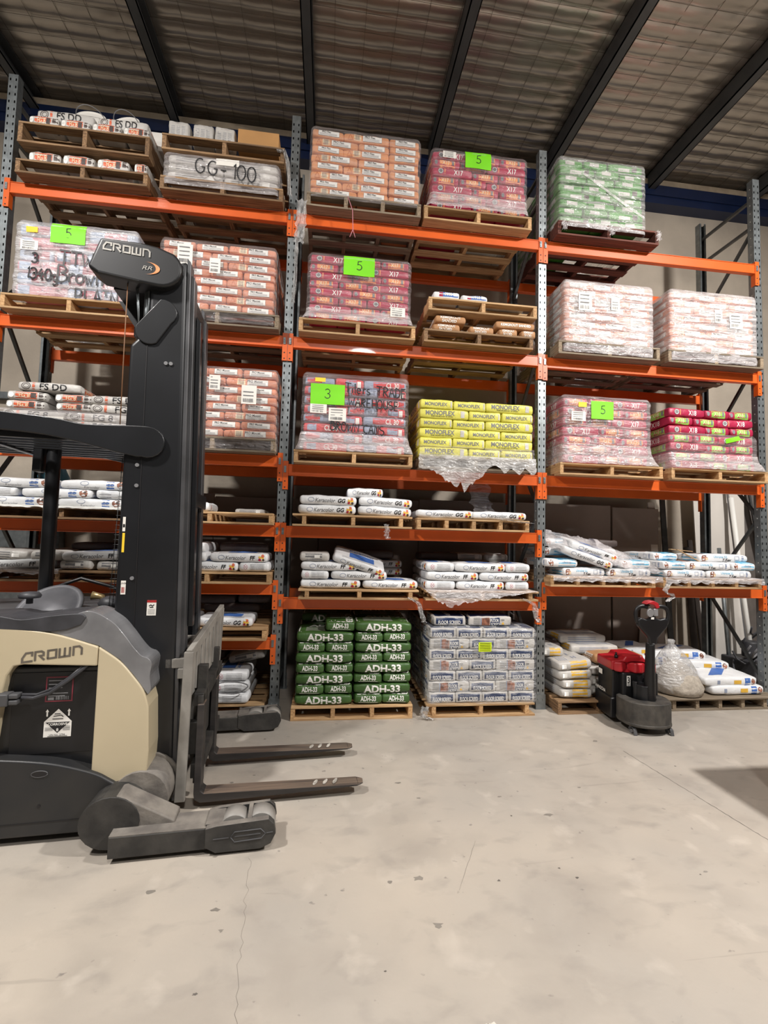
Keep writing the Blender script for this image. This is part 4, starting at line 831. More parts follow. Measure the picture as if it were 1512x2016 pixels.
drape(1.43, 2.57, lf+.103, .12, 'white film hanging in a pointed swag below grout bags', FILMD, seed=1, prof=lambda t: max(.06, 1.25*min(t/.18+.1, 1, (1-t)*1.25)))
for x, sd, s_ in ((1.36, 2, 'between the two grout pallets'), (2.52, 7, 'beside the right upright')):
    scrap('film_tail', [(x-.1, -.16, lf+.03), (x, -.18, lf-.02), (x+.03, -.19, lf-.15), (x+.05, -.19, lf-.2)], .06, 'white twisted film tail hanging %s' % s_, seed=sd)
# lower right shelf
lr = 1.267; G_ = 'white and sky-blue bags on the lower right shelf'
pallet(2.72, lr, 'pallet with five bearers left on lower right shelf', 'pine', h=.105, nb=5); pallet(3.97, lr, 'pallet with five bearers right on lower right shelf', 'pine', h=.105, nb=5)
for kn, a, b, z_, md, kw, s_ in (('ult', 2.88, 3.34, 0, 'L', {}, 'bottom left'), ('ult', 3.37, 3.86, 0, 'L', {}, 'bottom right'), ('ult', 2.70, 3.04, .088, 'E', {}, 'end-on beside the upright'), ('kgg', 2.86, 3.42, .17, 'L', {'tilt': (.15, .30), 'y': -.15}, 'sliding lower white'),
    ('kff', 2.98, 3.52, .24, 'L', {'tilt': (.2, .28), 'y': -.10}, 'sliding upper white'), ('ult', 3.52, 3.86, .088, 'E', {}, 'end-on at right'), ('ult', 2.62+.14, 3.1, .20, 'E', {'y': .1}, 'upper left under plastic'), ('ult', 2.78, 3.1, .30, 'E', {'y': .1}, 'top left under plastic'), ('drk', 3.3, 3.8, .3, 'L', {'y': .35}, 'dark at back top'),
    ('ult', 3.2, 3.75, .1, 'L', {'y': .3}, 'behind second layer'), ('ult', 3.2, 3.75, .2, 'L', {'y': .3}, 'behind third layer'),
    ('ult', 4.02, 4.50, 0, 'L', {}, 'right pallet bottom left'), ('ult', 4.52, 5.05, 0, 'L', {}, 'right pallet bottom right'), ('ult', 4.28, 4.80, .086, 'L', {}, 'right pallet second layer middle'), ('ult', 4.0, 4.27, .086, 'E', {}, 'right pallet second layer left'), ('ult', 4.82, 5.10, .086, 'E', {}, 'right pallet second layer right end-on'),
    ('ult', 4.48, 5.08, .172, 'L', {'y': -.04}, 'right pallet topmost'), ('ult', 4.05, 4.35, .172, 'E', {'y': .1}, 'right pallet top left end-on')):
    misc(kn, 'adhesive_bag', a, b, lr+.107+z_, .088, md, 'bag %s, lower right shelf' % s_, G_, **kw)
drape(2.74, 3.95, lr+.112, .055, 'thin film overhang left on lower right shelf', FILMD, seed=3, prof=lambda t: 1); drape(3.98, 5.14, lr+.112, .055, 'thin film overhang right on lower right shelf', FILMD, seed=5, prof=lambda t: 1)
def heap(label, P, seed, m_=FILMC, nx=44, ny=26, amp=.035):
    (x0, x1, y0, y1, zf) = P; vs = []; fs = []
    for j in range(ny+1):
        for i in range(nx+1):
            u, v = i/nx, j/ny; x = x0+(x1-x0)*u+.03*noise.noise(Vector((u*6, v*6, seed))); y = y0+(y1-y0)*v
            z_ = zf(u, v)+amp*noise.noise(Vector((x*9, y*9, seed)))+amp*.6*abs(noise.noise(Vector((x*22, y*22, seed+5))))
            vs.append((x, y, z_))
    for j in range(ny):
        for i in range(nx): k = j*(nx+1)+i; fs.append((k, k+1, k+nx+2, k+nx+1))
    return tag(MB().add(vs, fs, 0, True).build('crumpled_plastic', m_), label, 'plastic sheet')
zb = lr+.107
heap('crumpled clear plastic heaped over sliding bags beside the upright', (2.74, 3.45, -.10, .8, lambda u, v: zb+.20+.30*min(1, v*2.5+.25)*(1-u*.55)), 1)
heap('crumpled clear plastic trailing over pallet gap to the right', (3.3, 4.22, -.16, .7, lambda u, v: zb-.02+(.40-.36*u)*min(1, v*3.2+.35)-(.08*(u > .9))), 4)
scrap('plastic_knot', [(4.0, -.17, lr+.06), (3.95, -.19, lr-.03), (4.04, -.19, lr-.08), (3.97, -.19, lr-.13)], .06, 'knotted clear plastic hanging over lower right beam', seed=11)
o = MB().bar((4.25, .0, zb+.30), (4.5, -.06, zb+.16), .03, .008).bar((4.25, .1, zb+.30), (4.6, .2, zb+.28), .03, .008).build('timber_slats', WX); tag(o, 'thin broken timber slats poking above sky-blue bags', 'timber slats')
# sixth level, left bay
pallet(-1.24, .729, 'pale pallet on the lowest beam, left bay', 'pine', h=.115)
misc('kgg', 'grout_bag', -.72, -.22, .729+.117, .09, 'L', 'white GG bag on the lowest left beam', 'bags on the lowest left beam')
misc('kgg', 'grout_bag', -1.2, -.74, .729+.117, .1, 'L', 'white bag half hidden by the mast, lowest left beam', 'bags on the lowest left beam')
for k, (a, b, zz) in enumerate(((-.75, -.2, .93), (-.85, -.45, 1.01), (-.42, -.1, 1.02))): misc('drk', 'grout_bag', a, b, zz, .09, 'L', 'dark printed bag at the back, %s, lowest left beam' % ['low', 'upper left', 'upper right'][k], 'bags on the lowest left beam', y=.25)
# floor, left bay
G_ = 'white grout bags on the floor, left bay'
pallet(-1.25, 0, 'white-dusted pallet on floor behind straddle leg', 'pine', h=.1, y0=.0)
for a, b, zz, kn, yy, kw, s_ in ((-.62, -.24, .10, 'kff', .0, {}, 'lowest with coil of wire'), (-.60, -.25, .2, 'kff', .02, {}, 'second up'), (-.58, -.26, .3, 'kff', .04, {}, 'third up'), (-.5, -.14, .42, 'pls', .3, {'tilt': (.2, .0)}, 'slumped at back right'), (-.95, -.63, .12, 'kff', .05, {}, 'left one'), (-.95, -.6, .24, 'pls', .2, {}, 'left upper'), (-.9, -.55, .42, 'drk', .4, {}, 'dark back')):
    misc(kn, 'grout_bag', a, b, zz, .1, 'E', 'floor bag %s, left bay' % s_, G_, y=yy, **kw)
pts = [(-.42+.17*math.cos(t*1.0)+.02*math.sin(t*3), -.04+.012*math.sin(t*2), .27+.055*math.sin(t)) for t in [i*.4 for i in range(34)]]
o = MB().tube(pts, .006, 6).build('coil_of_wire', GREYI); tag(o, 'loose grey coil of cable lying against floor bags', 'cable')
o = MB().bar((-.2, -.02, .03), (.0, .16, .05), .04, .02).build('white_batten', WHITE); tag(o, 'short white batten on floor by the left upright', 'batten')
# floor, centre bay
pallet(.17, 0, 'new pine pallet on floor under green bags', 'pine', wd=1.15, h=.128, y0=-.17, nb=4)
z0 = .13; h = .097; gw = 'floor centre bay'
load('adh', .20, .74, z0, h, ['L', 'EE', 'L', 'EE', 'L', 'EE', 'L'], 'left half, floor centre bay', yf=-.15)
load('adh', .75, 1.30, z0, h, ['EE', 'L', 'EE', 'L', 'EE', 'L', 'EE', 'L'], 'right half, floor centre bay', yf=-.15)
misc('adh', 'green_adhesive_bag', .47, .75, z0+7*h, .1, 'E', 'single dark-green bag on top of left half', 'dark-green ADH-33 bags', y=-.13)
misc('adh', 'green_adhesive_bag', .22, .76, z0+7*h, .1, 'L', 'dark-green bag lying in shade on top back', 'dark-green ADH-33 bags', y=.35)
pallet(1.45, 0, 'pine pallet with wide bottom board under floor screed', 'pine', wd=1.1, h=.125, y0=-.17, inset=.06)
load('scr', 1.48, 2.56, .127, .103, ['EEEE', 'LEL', 'EEEE', 'LEL', 'EEEE', 'LEL', 'EEEE'], 'floor screed pallet', yf=-.14, jit=.5)
F = film('glossy clear film round navy bags on floor', 1.48, 2.56, .127, .855, .103, y0=-.176, clear=True)
on_film(F, 'yellow_note', rect2d(1.96, 2.09, .63, .72, 2, 2), NEON, .006, 0, None, (lines(1.97, 2.08, .645, .71, 5, .004), INK))
misc('scr', 'screed_bag', 1.53, 1.86, .86, .095, 'E', 'navy floor-screed bag on top, left', 'loose navy bags on top of the wrapped load', y=-.08)
misc('scr', 'screed_bag', 1.90, 2.33, .86, .095, 'L', 'navy floor-screed bag on top, right', 'loose navy bags on top of the wrapped load', y=-.08)
heap('dark loose plastic billowing on top of wrapped navy load', (1.9, 2.58, .12, .95, lambda u, v: .87+.17*math.sin(PI*u)*math.sin(PI*min(1, v+.15))), 8, FILM)
scrap('film_tail', [(1.44, -.19, .12), (1.42, -.2, .03), (1.5, -.22, .012)], .09, 'scrap of film curled on floor left of screed pallet', seed=12)
# floor, right bay
pallet(2.80, 0, 'worn pallet on floor under bags with yellow ends', 'old', wd=.9, h=.13, y0=-.16, nb=3)
G_ = 'grey-white bags with yellow ends'
for a, b, zz, kw, s_ in ((2.86, 3.2, .132, {}, 'bottom'), (2.88, 3.2, .225, {}, 'second up'), (2.84, 3.2, .32, {'tilt': (.06, 0)}, 'third up'), (2.83, 3.2, .415, {'tilt': (.10, 0)}, 'fourth up')):
    misc('ydw', 'adhesive_bag', a, b, zz, .098, 'E', 'bag with yellow end, %s, beside pallet truck' % s_, G_, y=-.1, **kw)
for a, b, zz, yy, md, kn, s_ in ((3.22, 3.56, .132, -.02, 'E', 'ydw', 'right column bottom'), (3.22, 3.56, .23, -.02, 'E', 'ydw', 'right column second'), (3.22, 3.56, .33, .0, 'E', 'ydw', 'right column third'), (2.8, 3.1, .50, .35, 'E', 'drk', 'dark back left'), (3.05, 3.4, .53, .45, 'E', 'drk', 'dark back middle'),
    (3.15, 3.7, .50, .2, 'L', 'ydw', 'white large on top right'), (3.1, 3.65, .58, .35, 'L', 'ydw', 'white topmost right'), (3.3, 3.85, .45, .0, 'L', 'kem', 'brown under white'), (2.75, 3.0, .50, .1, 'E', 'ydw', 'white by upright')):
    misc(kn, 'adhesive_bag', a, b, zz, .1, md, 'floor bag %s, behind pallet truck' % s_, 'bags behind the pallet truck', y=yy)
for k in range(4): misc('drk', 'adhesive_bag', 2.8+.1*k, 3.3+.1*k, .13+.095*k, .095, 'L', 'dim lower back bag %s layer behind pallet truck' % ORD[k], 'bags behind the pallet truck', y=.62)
pallet(4.02, 0, 'dusty board-topped pallet on floor at right', 'grey', wd=1.2, h=.12, y0=-.14, nb=5, inset=.05)
o = MB().box(3.98, 5.3, -.17, 1.0, .121, .135).build('hardboard_sheet', WXg, None, .003, 1); tag(o, 'worn brown board lying on the right floor pallet', 'board')
G_ = 'white bags with blue stripes, right floor pallet'
for a, b, zz, yy, md, kw, s_ in ((4.56, 5.18, .137, -.10, 'L', {}, 'front bottom'), (4.50, 5.12, .235, -.08, 'L', {'tilt': (.08, 0)}, 'front upper'), (4.45, 5.05, .32, .2, 'L', {'drz': -.2}, 'middle heap'), (4.3, 4.9, .40, .35, 'L', {'drz': -.25}, 'upper heap'), (4.5, 5.1, .30, .55, 'L', {}, 'back heap'), (3.95, 4.4, .137, .3, 'L', {}, 'low left behind plastic bag'), (3.95, 4.4, .235, .32, 'L', {}, 'left behind plastic bag'), (3.95, 4.4, .335, .34, 'L', {}, 'left upper behind plastic bag'), (3.9, 4.3, .43, .4, 'L', {}, 'white flat topmost left'),
    (4.45, 5.1, .137, .3, 'L', {}, 'hidden lower middle'), (4.4, 5.0, .235, .45, 'L', {}, 'inner middle')):
    misc('ktr', 'adhesive_bag', a, b, zz, .1, md, 'blue-striped bag %s, right floor pallet' % s_, G_, y=yy, **kw)
vs = []; fs = []; prof = [(0, .26), (.03, .30), (.12, .29), (.24, .245), (.34, .19), (.42, .13), (.48, .065), (.51, .035), (.545, .05), (.56, .03)]
for k, (zz, r_) in enumerate(prof):
    for i in range(28):
        t = 2*PI*i/28; rr = r_*(1+.10*noise.noise(Vector((math.cos(t)*2, math.sin(t)*2, zz*5)))+.06*math.sin(i*1.9+zz*9)*(zz > .2))
        vs.append((rr*math.cos(t)*.9-.06*zz*2, rr*math.sin(t)*.7, zz))
for k in range(len(prof)-1):
    for i in range(28): fs.append((k*28+i, k*28+(i+1)%28, (k+1)*28+(i+1)%28, (k+1)*28+i))
f = empty('tied_plastic_bag', (4.28, .06, .137)); tag(f, 'clear tied plastic bag of pale rubble on right floor pallet', 'plastic bag')
MB().add(vs, fs, 0, True).build('plastic_sack', FILMT, f)
MB().lathe([(.235, .01), (.25, .08), (.19, .2), (.09, .3), (.02, .33)], n=24).build('contents', mat('pale_rubble', (186, 176, 162), .9, nz=(30, .12), bump=(30, .4)), f)

# crate-shaped block added out of view only to cast a shadow on the floor
f = empty('added_shadow_crate', (3.60, -2.78, 0)); tag(f, 'added unseen crate shape casting a shadow from the right of the aisle', 'crate')
b = MB().box(0, 1.1, 0, 1.1, .12, 1.0)
for k in range(7): b.box(-.012, 0, 0, 1.1, .13+k*.125, .235+k*.125).box(0, 1.1, -.012, 0, .13+k*.125, .235+k*.125).box(0, 1.1, 1.1, 1.112, .13+k*.125, .235+k*.125)
b.build('shadow_crate_body', WX, f)
for x in (0, .5, 1.0): MB().box(x, x+.1, 0, 1.1, 0, .12).build('shadow_crate_runner', WY, f)
# ------------------------------------------------------------ reach truck (built along its own x axis, forks forward)
RT = empty('reach_truck', (.18, -1.06, 0), math.radians(4.5)); tag(RT, 'tan and black stand-up reach truck with tall mast and lowered forks', 'forklift')
def P_(name, mb, m_, parent=RT, bevel=0, seg=2, label=None):
    o = mb.build(name, m_, parent, bevel, seg)
    if label: o['label'] = label
    return o
STX = mat('sticker_red', (176, 40, 40), .5); MAR = mat('maroon_print', (120, 44, 56), .5)
def smooth_poly(pts, k=5):
    """round a coarse outline with Catmull-Rom, ends kept"""
    out = []; n = len(pts)
    for i in range(n-1):
        p0 = Vector(pts[max(i-1, 0)]); p1 = Vector(pts[i]); p2 = Vector(pts[i+1]); p3 = Vector(pts[min(i+2, n-1)])
        for j in range(k):
            t = j/k; out.append(tuple(.5*((2*p1)+(-p0+p2)*t+(2*p0-5*p1+4*p2-p3)*t*t+(-p0+3*p1-3*p2+p3)*t**3)))
    return out+[tuple(pts[-1])]
topc = smooth_poly([(-2.6, 1.12), (-2.1, 1.165), (-1.8, 1.172), (-1.54, 1.16), (-1.30, 1.128), (-1.053, 1.048)])
for side, ya, yb in (('near', -.60, -.52), ('far', .52, .60)):
    P_('body_panel', MB().prism(topc+[(-1.053, .94), (-1.42, .958), (-1.47, .95), (-1.50, .90), (-1.515, .82), (-1.56, .30), (-2.6, .30)], ya, yb), TAN, bevel=.008)
    fc = smooth_poly([(-1.05, 1.047), (-.938, .965), (-.86, .875), (-.80, .79), (-.77, .70)])
    P_('front_corner_panel', MB().prism([(-1.05, .30), (-1.05, 1.047)]+fc[1:]+[(-.757, .45), (-.762, .30), (-.775, .268), (-.80, .257), (-.88, .25), (-1.0, .25)], ya if side == 'near' else .3, -.3 if side == 'near' else yb), TAN, bevel=.045, seg=4)
P_('chassis', MB().box(-2.55, -.80, -.545, .545, .07, .93).box(-2.5, -1.0, -.5, .5, .9, 1.08), BLKM, bevel=.01)
# battery compartment detail
yb_ = -.547
P_('battery_cover', MB().box(-1.49, -1.055, yb_-.004, yb_, .45, .90), BLK, bevel=.004, label='black recessed battery compartment side')
def fl_(y): return lambda u, v: (u, y, v)
lb = MB(); flat(lb, rect2d(-1.325, -1.185, .735, .875), fl_(yb_-.006), 0); flat(lb, rect2d(-1.318, -1.192, .742, .868), fl_(yb_-.0065), 1)
for k, zz in enumerate((.85, .83, .81, .78, .765)): flat(lb, rect2d(-1.31, -1.21-.015*(k % 3), zz, zz+.005), fl_(yb_-.007), 2)
flat(lb, rect2d(-1.31, -1.28, .745, .76), fl_(yb_-.007), 2); flat(lb, bars(-1.27, -1.2, .746, .765, 8), fl_(yb_-.007), 2)
P_('instruction_label', lb, [MAR, BLK, GREYI], label='maroon bordered instruction label')
dl = MB(); y = yb_-.006
flat(dl, rect2d(-1.322, -1.182, .54, .625), fl_(y), 0)
flat(dl, ([(-1.322, .625), (-1.252, .695), (-1.182, .625), (-1.252, .555)], [(0, 1, 2, 3)]), fl_(y-.0005), 0)
flat(dl, ([(-1.314, .622), (-1.19, .622), (-1.252, .562)], [(0, 2, 1)]), fl_(y-.001), 1)
flat(dl, shift(text2d('CORROSIVE', .013, .02), -1.252, .611), fl_(y-.002), 0); flat(dl, shift(text2d('8', .016, .02), -1.252, .58), fl_(y-.002), 0)
flat(dl, stroke2d([[(-1.275, .655), (-1.235, .66), (-1.225, .65)], [(-1.28, .64), (-1.225, .64)], [(-1.27, .668), (-1.24, .668)]], .004), fl_(y-.002), 1)
flat(dl, shift(text2d('UN No. 2794', .010), -1.252, .553), fl_(y-.002), 1); flat(dl, lines(-1.315, -1.275, .578, .592, 3, .002), fl_(y-.002), 1); flat(dl, lines(-1.225, -1.188, .578, .598, 4, .002), fl_(y-.002), 1); flat(dl, lines(-1.30, -1.2, .543, .546, 2, .0015), fl_(y-.002), 1)
for x in (-1.308, -1.198): flat(dl, ([(x-.004, .655), (x+.004, .655), (x+.004, .68), (x+.009, .68), (x, .695), (x-.009, .68), (x-.004, .68)], [tuple(range(7))]), fl_(y-.001), 0)
P_('hazard_label', dl, [WHITE, INK], label='white diamond corrosive label')
P_('cable', MB().tube([(-1.42, -.60, .78), (-1.36, -.60, .775), (-1.28, -.60, .80), (-1.20, -.60, .86), (-1.12, -.585, .93), (-1.08, -.56, .98)], .010, 8).tube([(-1.42, -.595, .795), (-1.35, -.59, .79), (-1.27, -.59, .82), (-1.19, -.59, .88), (-1.13, -.58, .94)], .008, 8), PADG)
P_('battery_connector', MB().box(-1.56, -1.47, -.64, -.57, .745, .81).box(-1.47, -1.425, -.632, -.578, .75, .775).box(-1.47, -1.425, -.632, -.578, .782, .807), DKG, bevel=.006)
# lower skirt
sk = smooth_poly([(-2.6, .46), (-1.7, .468), (-1.49, .459), (-1.245, .425), (-1.04, .364), (-.95, .315), (-.905, .285)])
P_('lower_skirt', MB().prism([(-2.6, .05), (-2.6, .46)]+sk[1:]+[(-.892, .262), (-.905, .235), (-.98, .17), (-1.04, .08), (-1.07, .045)], -.625, -.50), SKIRT, bevel=.012, seg=2)
P_('skirt_port', MB().tube([(-1.334+.04*math.cos(t)+.04, -.627, .375+.0165*math.sin(t)*1.0) for t in [2*PI*i/20 for i in range(21)]], .003, 6).prism([(-1.294+.038*math.cos(2*PI*i/16), .375+.016*math.sin(2*PI*i/16)) for i in range(16)], -.629, -.62, mi=1).prism([(-1.288+.008*math.cos(2*PI*i/12), .205+.008*math.sin(2*PI*i/12)) for i in range(12)], -.629, -.62, mi=1), [DKG, INK])
P_('skirt_seam', MB().bar((-2.5, -.626, .115), (-1.06, -.626, .12), .003, .004), INK)
# grey front fairing and dashboard
gf = smooth_poly([(-1.36, 1.16), (-1.2, 1.225), (-1.104, 1.247), (-.995, 1.19), (-.93, 1.12), (-.867, 1.035), (-.825, .99), (-.79, .975), (-.768, .94), (-.775, .87), (-.765, .80), (-.778, .765)], 4)
P_('front_fairing', MB().prism(gf+[(-.79, .78), (-.86, .878), (-.938, .968), (-1.053, 1.05), (-1.3, 1.13)], -.59, -.36), mat('clear_grey_plastic', (140, 140, 142), .26, nz=(3, .1), rgb2=(108, 108, 110), coat=.4), bevel=.03, seg=3)
P_('dashboard', MB().prism([(-2.2, 1.05), (-2.2, 1.18), (-1.5, 1.2), (-1.15, 1.2), (-1.0, 1.12), (-.9, 1.0), (-.85, .9), (-1.1, .9)], -.5, .5), DKG, bevel=.03, seg=3)
P_('arm_rest', MB().prism(smooth_poly([(-2.0, 1.20), (-1.6, 1.225), (-1.45, 1.205), (-1.30, 1.225), (-1.16, 1.235), (-1.125, 1.215)], 4)+[(-1.15, 1.17), (-1.22, 1.145), (-1.30, 1.135), (-1.5, 1.148), (-2.0, 1.17)], -.60, -.30), PADG, bevel=.02, seg=3)
sw = P_('steering_wheel', MB().lathe([(.175, -.012), (.195, -.010), (.205, .004), (.195, .018), (.172, .018), (.165, .006)], n=36).lathe([(.165, -.008), (.165, .006), (.0, .02)], n=36), mat('grey_wheel', (98, 98, 102), .5, nz=(7, .1)))
sw.location = (-1.49, -.22, 1.20); sw.rotation_euler = (math.radians(42), math.radians(-10), 0)
kb = P_('spinner_knob', MB().lathe([(.018, 0), (.018, .03), (.055, .035), (.06, .05), (.045, .068), (.01, .072)], n=20), PADG); kb.location = (-1.53, -.36, 1.26)
sp = MB().tube([(-.07, -.06, .024), (.07, -.06, .024)], .008, 6).tube([(-.09, -.03, .022), (-.06, -.09, .022), (.08, -.09, .022), (.10, -.04, .022), (-.09, -.03, .022)], .004, 6).cyl((-.05, -.065, .02), .008, .012, 'z', 8).cyl((.06, -.065, .02), .008, .012, 'z', 8).build('wheel_spokes', DKG, sw)
P_('control_knob', MB().lathe([(.03, 0), (.065, .01), (.072, .03), (.055, .06), (.02, .075)], n=20, c=(-1.14, -.2, 1.21)), PADG)
P_('hand_lever', MB().tube([(-1.2, -.12, 1.2), (-1.22, -.12, 1.27), (-1.28, -.13, 1.28)], [.02, .02, .028], 10), mat('brass', (160, 140, 100), .35, .6))
P_('hood_hoop', MB().tube([(-1.68, -.05, 1.18), (-1.6, -.03, 1.30), (-1.4, .0, 1.38), (-1.2, .02, 1.32), (-1.08, .02, 1.22)], .012, 8), BLK)
# overhead guard
ga = smooth_poly([(-2.7, 2.30), (-2.3, 2.40), (-2.0, 2.425), (-1.74, 2.41), (-1.44, 2.39), (-1.27, 2.365), (-1.0, 2.375), (-.91, 2.375)], 4)
def capr(cx, cz, r, a0, a1, n=10): return [(cx+r*math.cos(math.radians(a0+(a1-a0)*i/n)), cz+r*math.sin(math.radians(a0+(a1-a0)*i/n))) for i in range(n+1)]
gb = smooth_poly([(-.96, 2.178), (-1.1, 2.205), (-1.27, 2.245), (-1.5, 2.285), (-1.75, 2.30), (-2.0, 2.31), (-2.3, 2.28), (-2.7, 2.2)], 4)
for ya, yb in ((-.43, -.395), (.395, .43)):
    P_('guard_side_arm', MB().prism(ga[:-1]+capr(-.905, 2.275, .10, 90, -110)+gb, ya, yb), BLKM, bevel=.006)
og = MB()
for k in range(8): yy = -.34+.097*k; og.box(-2.65, -1.14, yy-.011, yy+.011, 2.27, 2.325)
for xx in (-2.6, -1.9, -1.14): og.box(xx-.02, xx+.02, -.4, .4, 2.26, 2.30)
P_('guard_slats', og, BLKM, bevel=.003, seg=1)
P_('guard_post', MB().tube([(-1.655, .09, 1.1), (-1.66, .09, 2.29)], .044, 16).box(-1.77, -1.71, .04, .12, 2.11, 2.29), BLKM, bevel=.012, seg=2)
gm = MB()
for k in range(3): gm.tube([(-1.075-.02*k*1.0+(.0), -.30, 1.15), (-1.04-.022*k, -.30, 2.2)], .0022, 4)
for k in range(34): gm.tube([(-1.125+.001*k, -.30, 1.16+.031*k), (-1.065+.001*k, -.30, 1.16+.031*k)], .0018, 4)
P_('wire_screen', gm, DGALV)
# mast: two fixed channels with cover plates, inner channels, cross members
for sgn, nm_ in ((-1, 'near'), (1, 'far')):
    def Y(a, b): return tuple(sorted((sgn*a, sgn*b)))
    if sgn < 0:
        P_('mast_cover', MB().prism([(-1.05, .05), (-1.05, 2.90), (-1.0, 2.96), (-.95, 3.0), (-.95, 3.42), (-.735, 3.50), (-.735, 3.4), (-.66, .08), (-.68, .02), (-.74, .0), (-1.0, .0)], *Y(.40, .25)), BLKM, bevel=.022, seg=3)
    else: P_('mast_cover', MB().prism([(-1.0, .05), (-1.0, 3.0), (-.95, 3.42), (-.735, 3.45), (-.66, .08), (-1.0, .0)], *Y(.40, .30)), BLKM, bevel=.02, seg=2)
    dx = 0 if sgn < 0 else -.035; RT_o = P_('outer_mast_rail', MB().prism([(-.665, .05), (-.735, 3.52), (-.712, 3.50), (-.638, .05)], *Y(.395, .29)).prism([(-.645, .05), (-.712, 3.43), (-.690, 3.41), (-.618, .05)], *Y(.36, .27)), mat('rail_edge', (92, 92, 94), .4, .4, nz=(3, .2)), bevel=.004, seg=1); RT_o.location.x = dx
    P_('inner_mast_rail', MB().prism([(-.645, 1.1), (-.69, 3.2), (-.585, 3.16), (-.543, 1.1)], *Y(.27, .245)).prism([(-.563, 1.1), (-.605, 3.18), (-.575, 3.14), (-.533, 1.1)], *Y(.30, .235)), BLKM, bevel=.003, seg=1).location.x = -.075 if sgn < 0 else -.15
P_('mast_seam', MB().bar((-.925, -.4012, .55), (-.948, -.4012, 2.95), .004, .003), INK)
for q in ((-.98, -.74, -.30, .30, 3.25, 3.42), (-.86, -.66, -.28, .28, .06, .2), (-.86, -.66, -.28, .28, 1.9, 2.0)): P_('mast_cross_member', MB().box(*q), BLKM, bevel=.008)
P_('lift_cylinder', MB().cyl((-.93, -.16, 1.6), .045, 2.9, 'z', 18).cyl((-.93, -.16, 3.1), .022, .4, 'z', 12, 1).cyl((-.93, .16, 1.6), .045, 2.9, 'z', 18).cyl((-.98, -.34, 3.02), .035, .035, 'z', 16, 1).cyl((-.98, -.34, 3.16), .018, .28, 'z', 10, 1).box(-1.04, -.90, -.37, -.28, 2.97, 3.03), [BLK, GALV])
P_('lift_chain', MB().tube([(-.965, -.36, 3.05), (-.965, -.36, 3.35)], .010, 6).tube([(-1.01, -.37, 3.02), (-1.045, -.37, 3.34)], .006, 6).tube([(-1.005, -.38, 3.0), (-1.03, -.38, 3.34)], .004, 6), GALV)
P_('control_cable', MB().tube([(-1.075, -.41, 2.38), (-1.078, -.41, 2.8), (-1.08, -.41, 3.32)], .0035, 6), mat('rusty_cable', (130, 92, 62), .6))
hd = capr(-.875, 3.40, .125, 55, -95)
P_('mast_head_cover', MB().prism([(-1.235, 3.545), (-1.0, 3.548), (-.90, 3.535)]+hd+[(-1.0, 3.285), (-1.24, 3.312), (-1.298, 3.352)], -.46, -.30), BLK, bevel=.018, seg=3, label='black head cover with silver lettering')
P_('head_bracket', MB().prism([(-1.24, 3.32), (-1.0, 3.29), (-.97, 2.96), (-1.02, 2.98)], -.10, -.06).box(-1.2, -.8, -.3, .3, 3.30, 3.36), BLKM)
P_('mast_side_cap', MB().prism(capr(-.865, 3.13, .088, 100, -50, 8)+capr(-.935, 3.0, .088, -60, -200, 8), -.412, -.395), BLKM, bevel=.005, seg=2)
def logo(h):
    s_ = [[(.92, .55), (.92, .95), (.35, .95), (.05, .45), (.05, .05), (1.0, .05)], [(1.2, .0), (1.2, .95), (1.75, .95), (1.95, .8), (1.95, .5), (1.6, .5), (2.05, .0)], [(2.35, .08), (2.35, .92), (3.1, .92), (3.1, .08), (2.28, .08)], [(3.4, 1.0), (3.4, .06), (4.35, .06), (4.35, 1.0)], [(3.88, .06), (3.88, 1.0)], [(4.68, .0), (4.68, .95), (5.2, .95), (5.45, .7), (5.45, .0)]]
    vs, fs = stroke2d(s_, .2); return [(x*h/1.05, y*h/1.05) for x, y in vs], fs
SILV = mat('silver_print', (176, 172, 164), .45); LG2 = mat('grey_logo', (108, 100, 90), .5)
lg = MB(); vs, fs = logo(.052); vs = [(x*1.0, yy) for x, yy in vs]; flat(lg, ([(x-1.215, yy+3.468-.05*x) for x, yy in vs], fs), fl_(-.463), 0)
flat(lg, shift(text2d('RR', .026, .0, .25, 1.4), -.955, 3.384), fl_(-.463), 0)
rr = []
for i in range(15): t = math.radians(100-200*i/14); rr.append((-.955+.075*math.cos(t), 3.383+.040*math.sin(t), .002+.013*math.sin(PI*i/14)))
vs = []; fs = []
for i, (a, b, c_) in enumerate(rr): vs += [(a, b), (a-c_*1.6, b)]; 
for i in range(14): fs.append((2*i, 2*i+1, 2*i+3, 2*i+2))
flat(lg, (vs, fs), fl_(-.463), 1)
P_('head_lettering', lg, [SILV, C['org']])
lg = MB(); vs, fs = logo(.052); flat(lg, ([(x*1.1-1.432, yy*1.05+.968+(x*1.1)*.13) for x, yy in vs], fs), fl_(-.6015), 0); P_('body_lettering', lg, LG2)
st = MB(); flat(st, rect2d(-.862, -.808, 1.19, 1.285), fl_(-.402), 0); flat(st, rect2d(-.862, -.808, 1.27, 1.285), fl_(-.4026), 1); flat(st, stroke2d([[(-.85, 1.248), (-.84, 1.255), (-.83, 1.248), (-.82, 1.257)], [(-.846, 1.24), (-.824, 1.24)]], .006), fl_(-.4026), 2); flat(st, lines(-.855, -.815, 1.2, 1.228, 5, .002), fl_(-.4026), 3)
P_('danger_sticker', st, [PAPER, STX, INK, GREYI])
st = MB(); flat(st, rect2d(-1.018, -.99, 1.32, 1.405), fl_(-.402), 0); flat(st, shift(text2d('Linde', .012), -1.004, 1.39), fl_(-.4026), 2); flat(st, bars(-1.014, -.994, 1.33, 1.365, 6), fl_(-.4026), 1)
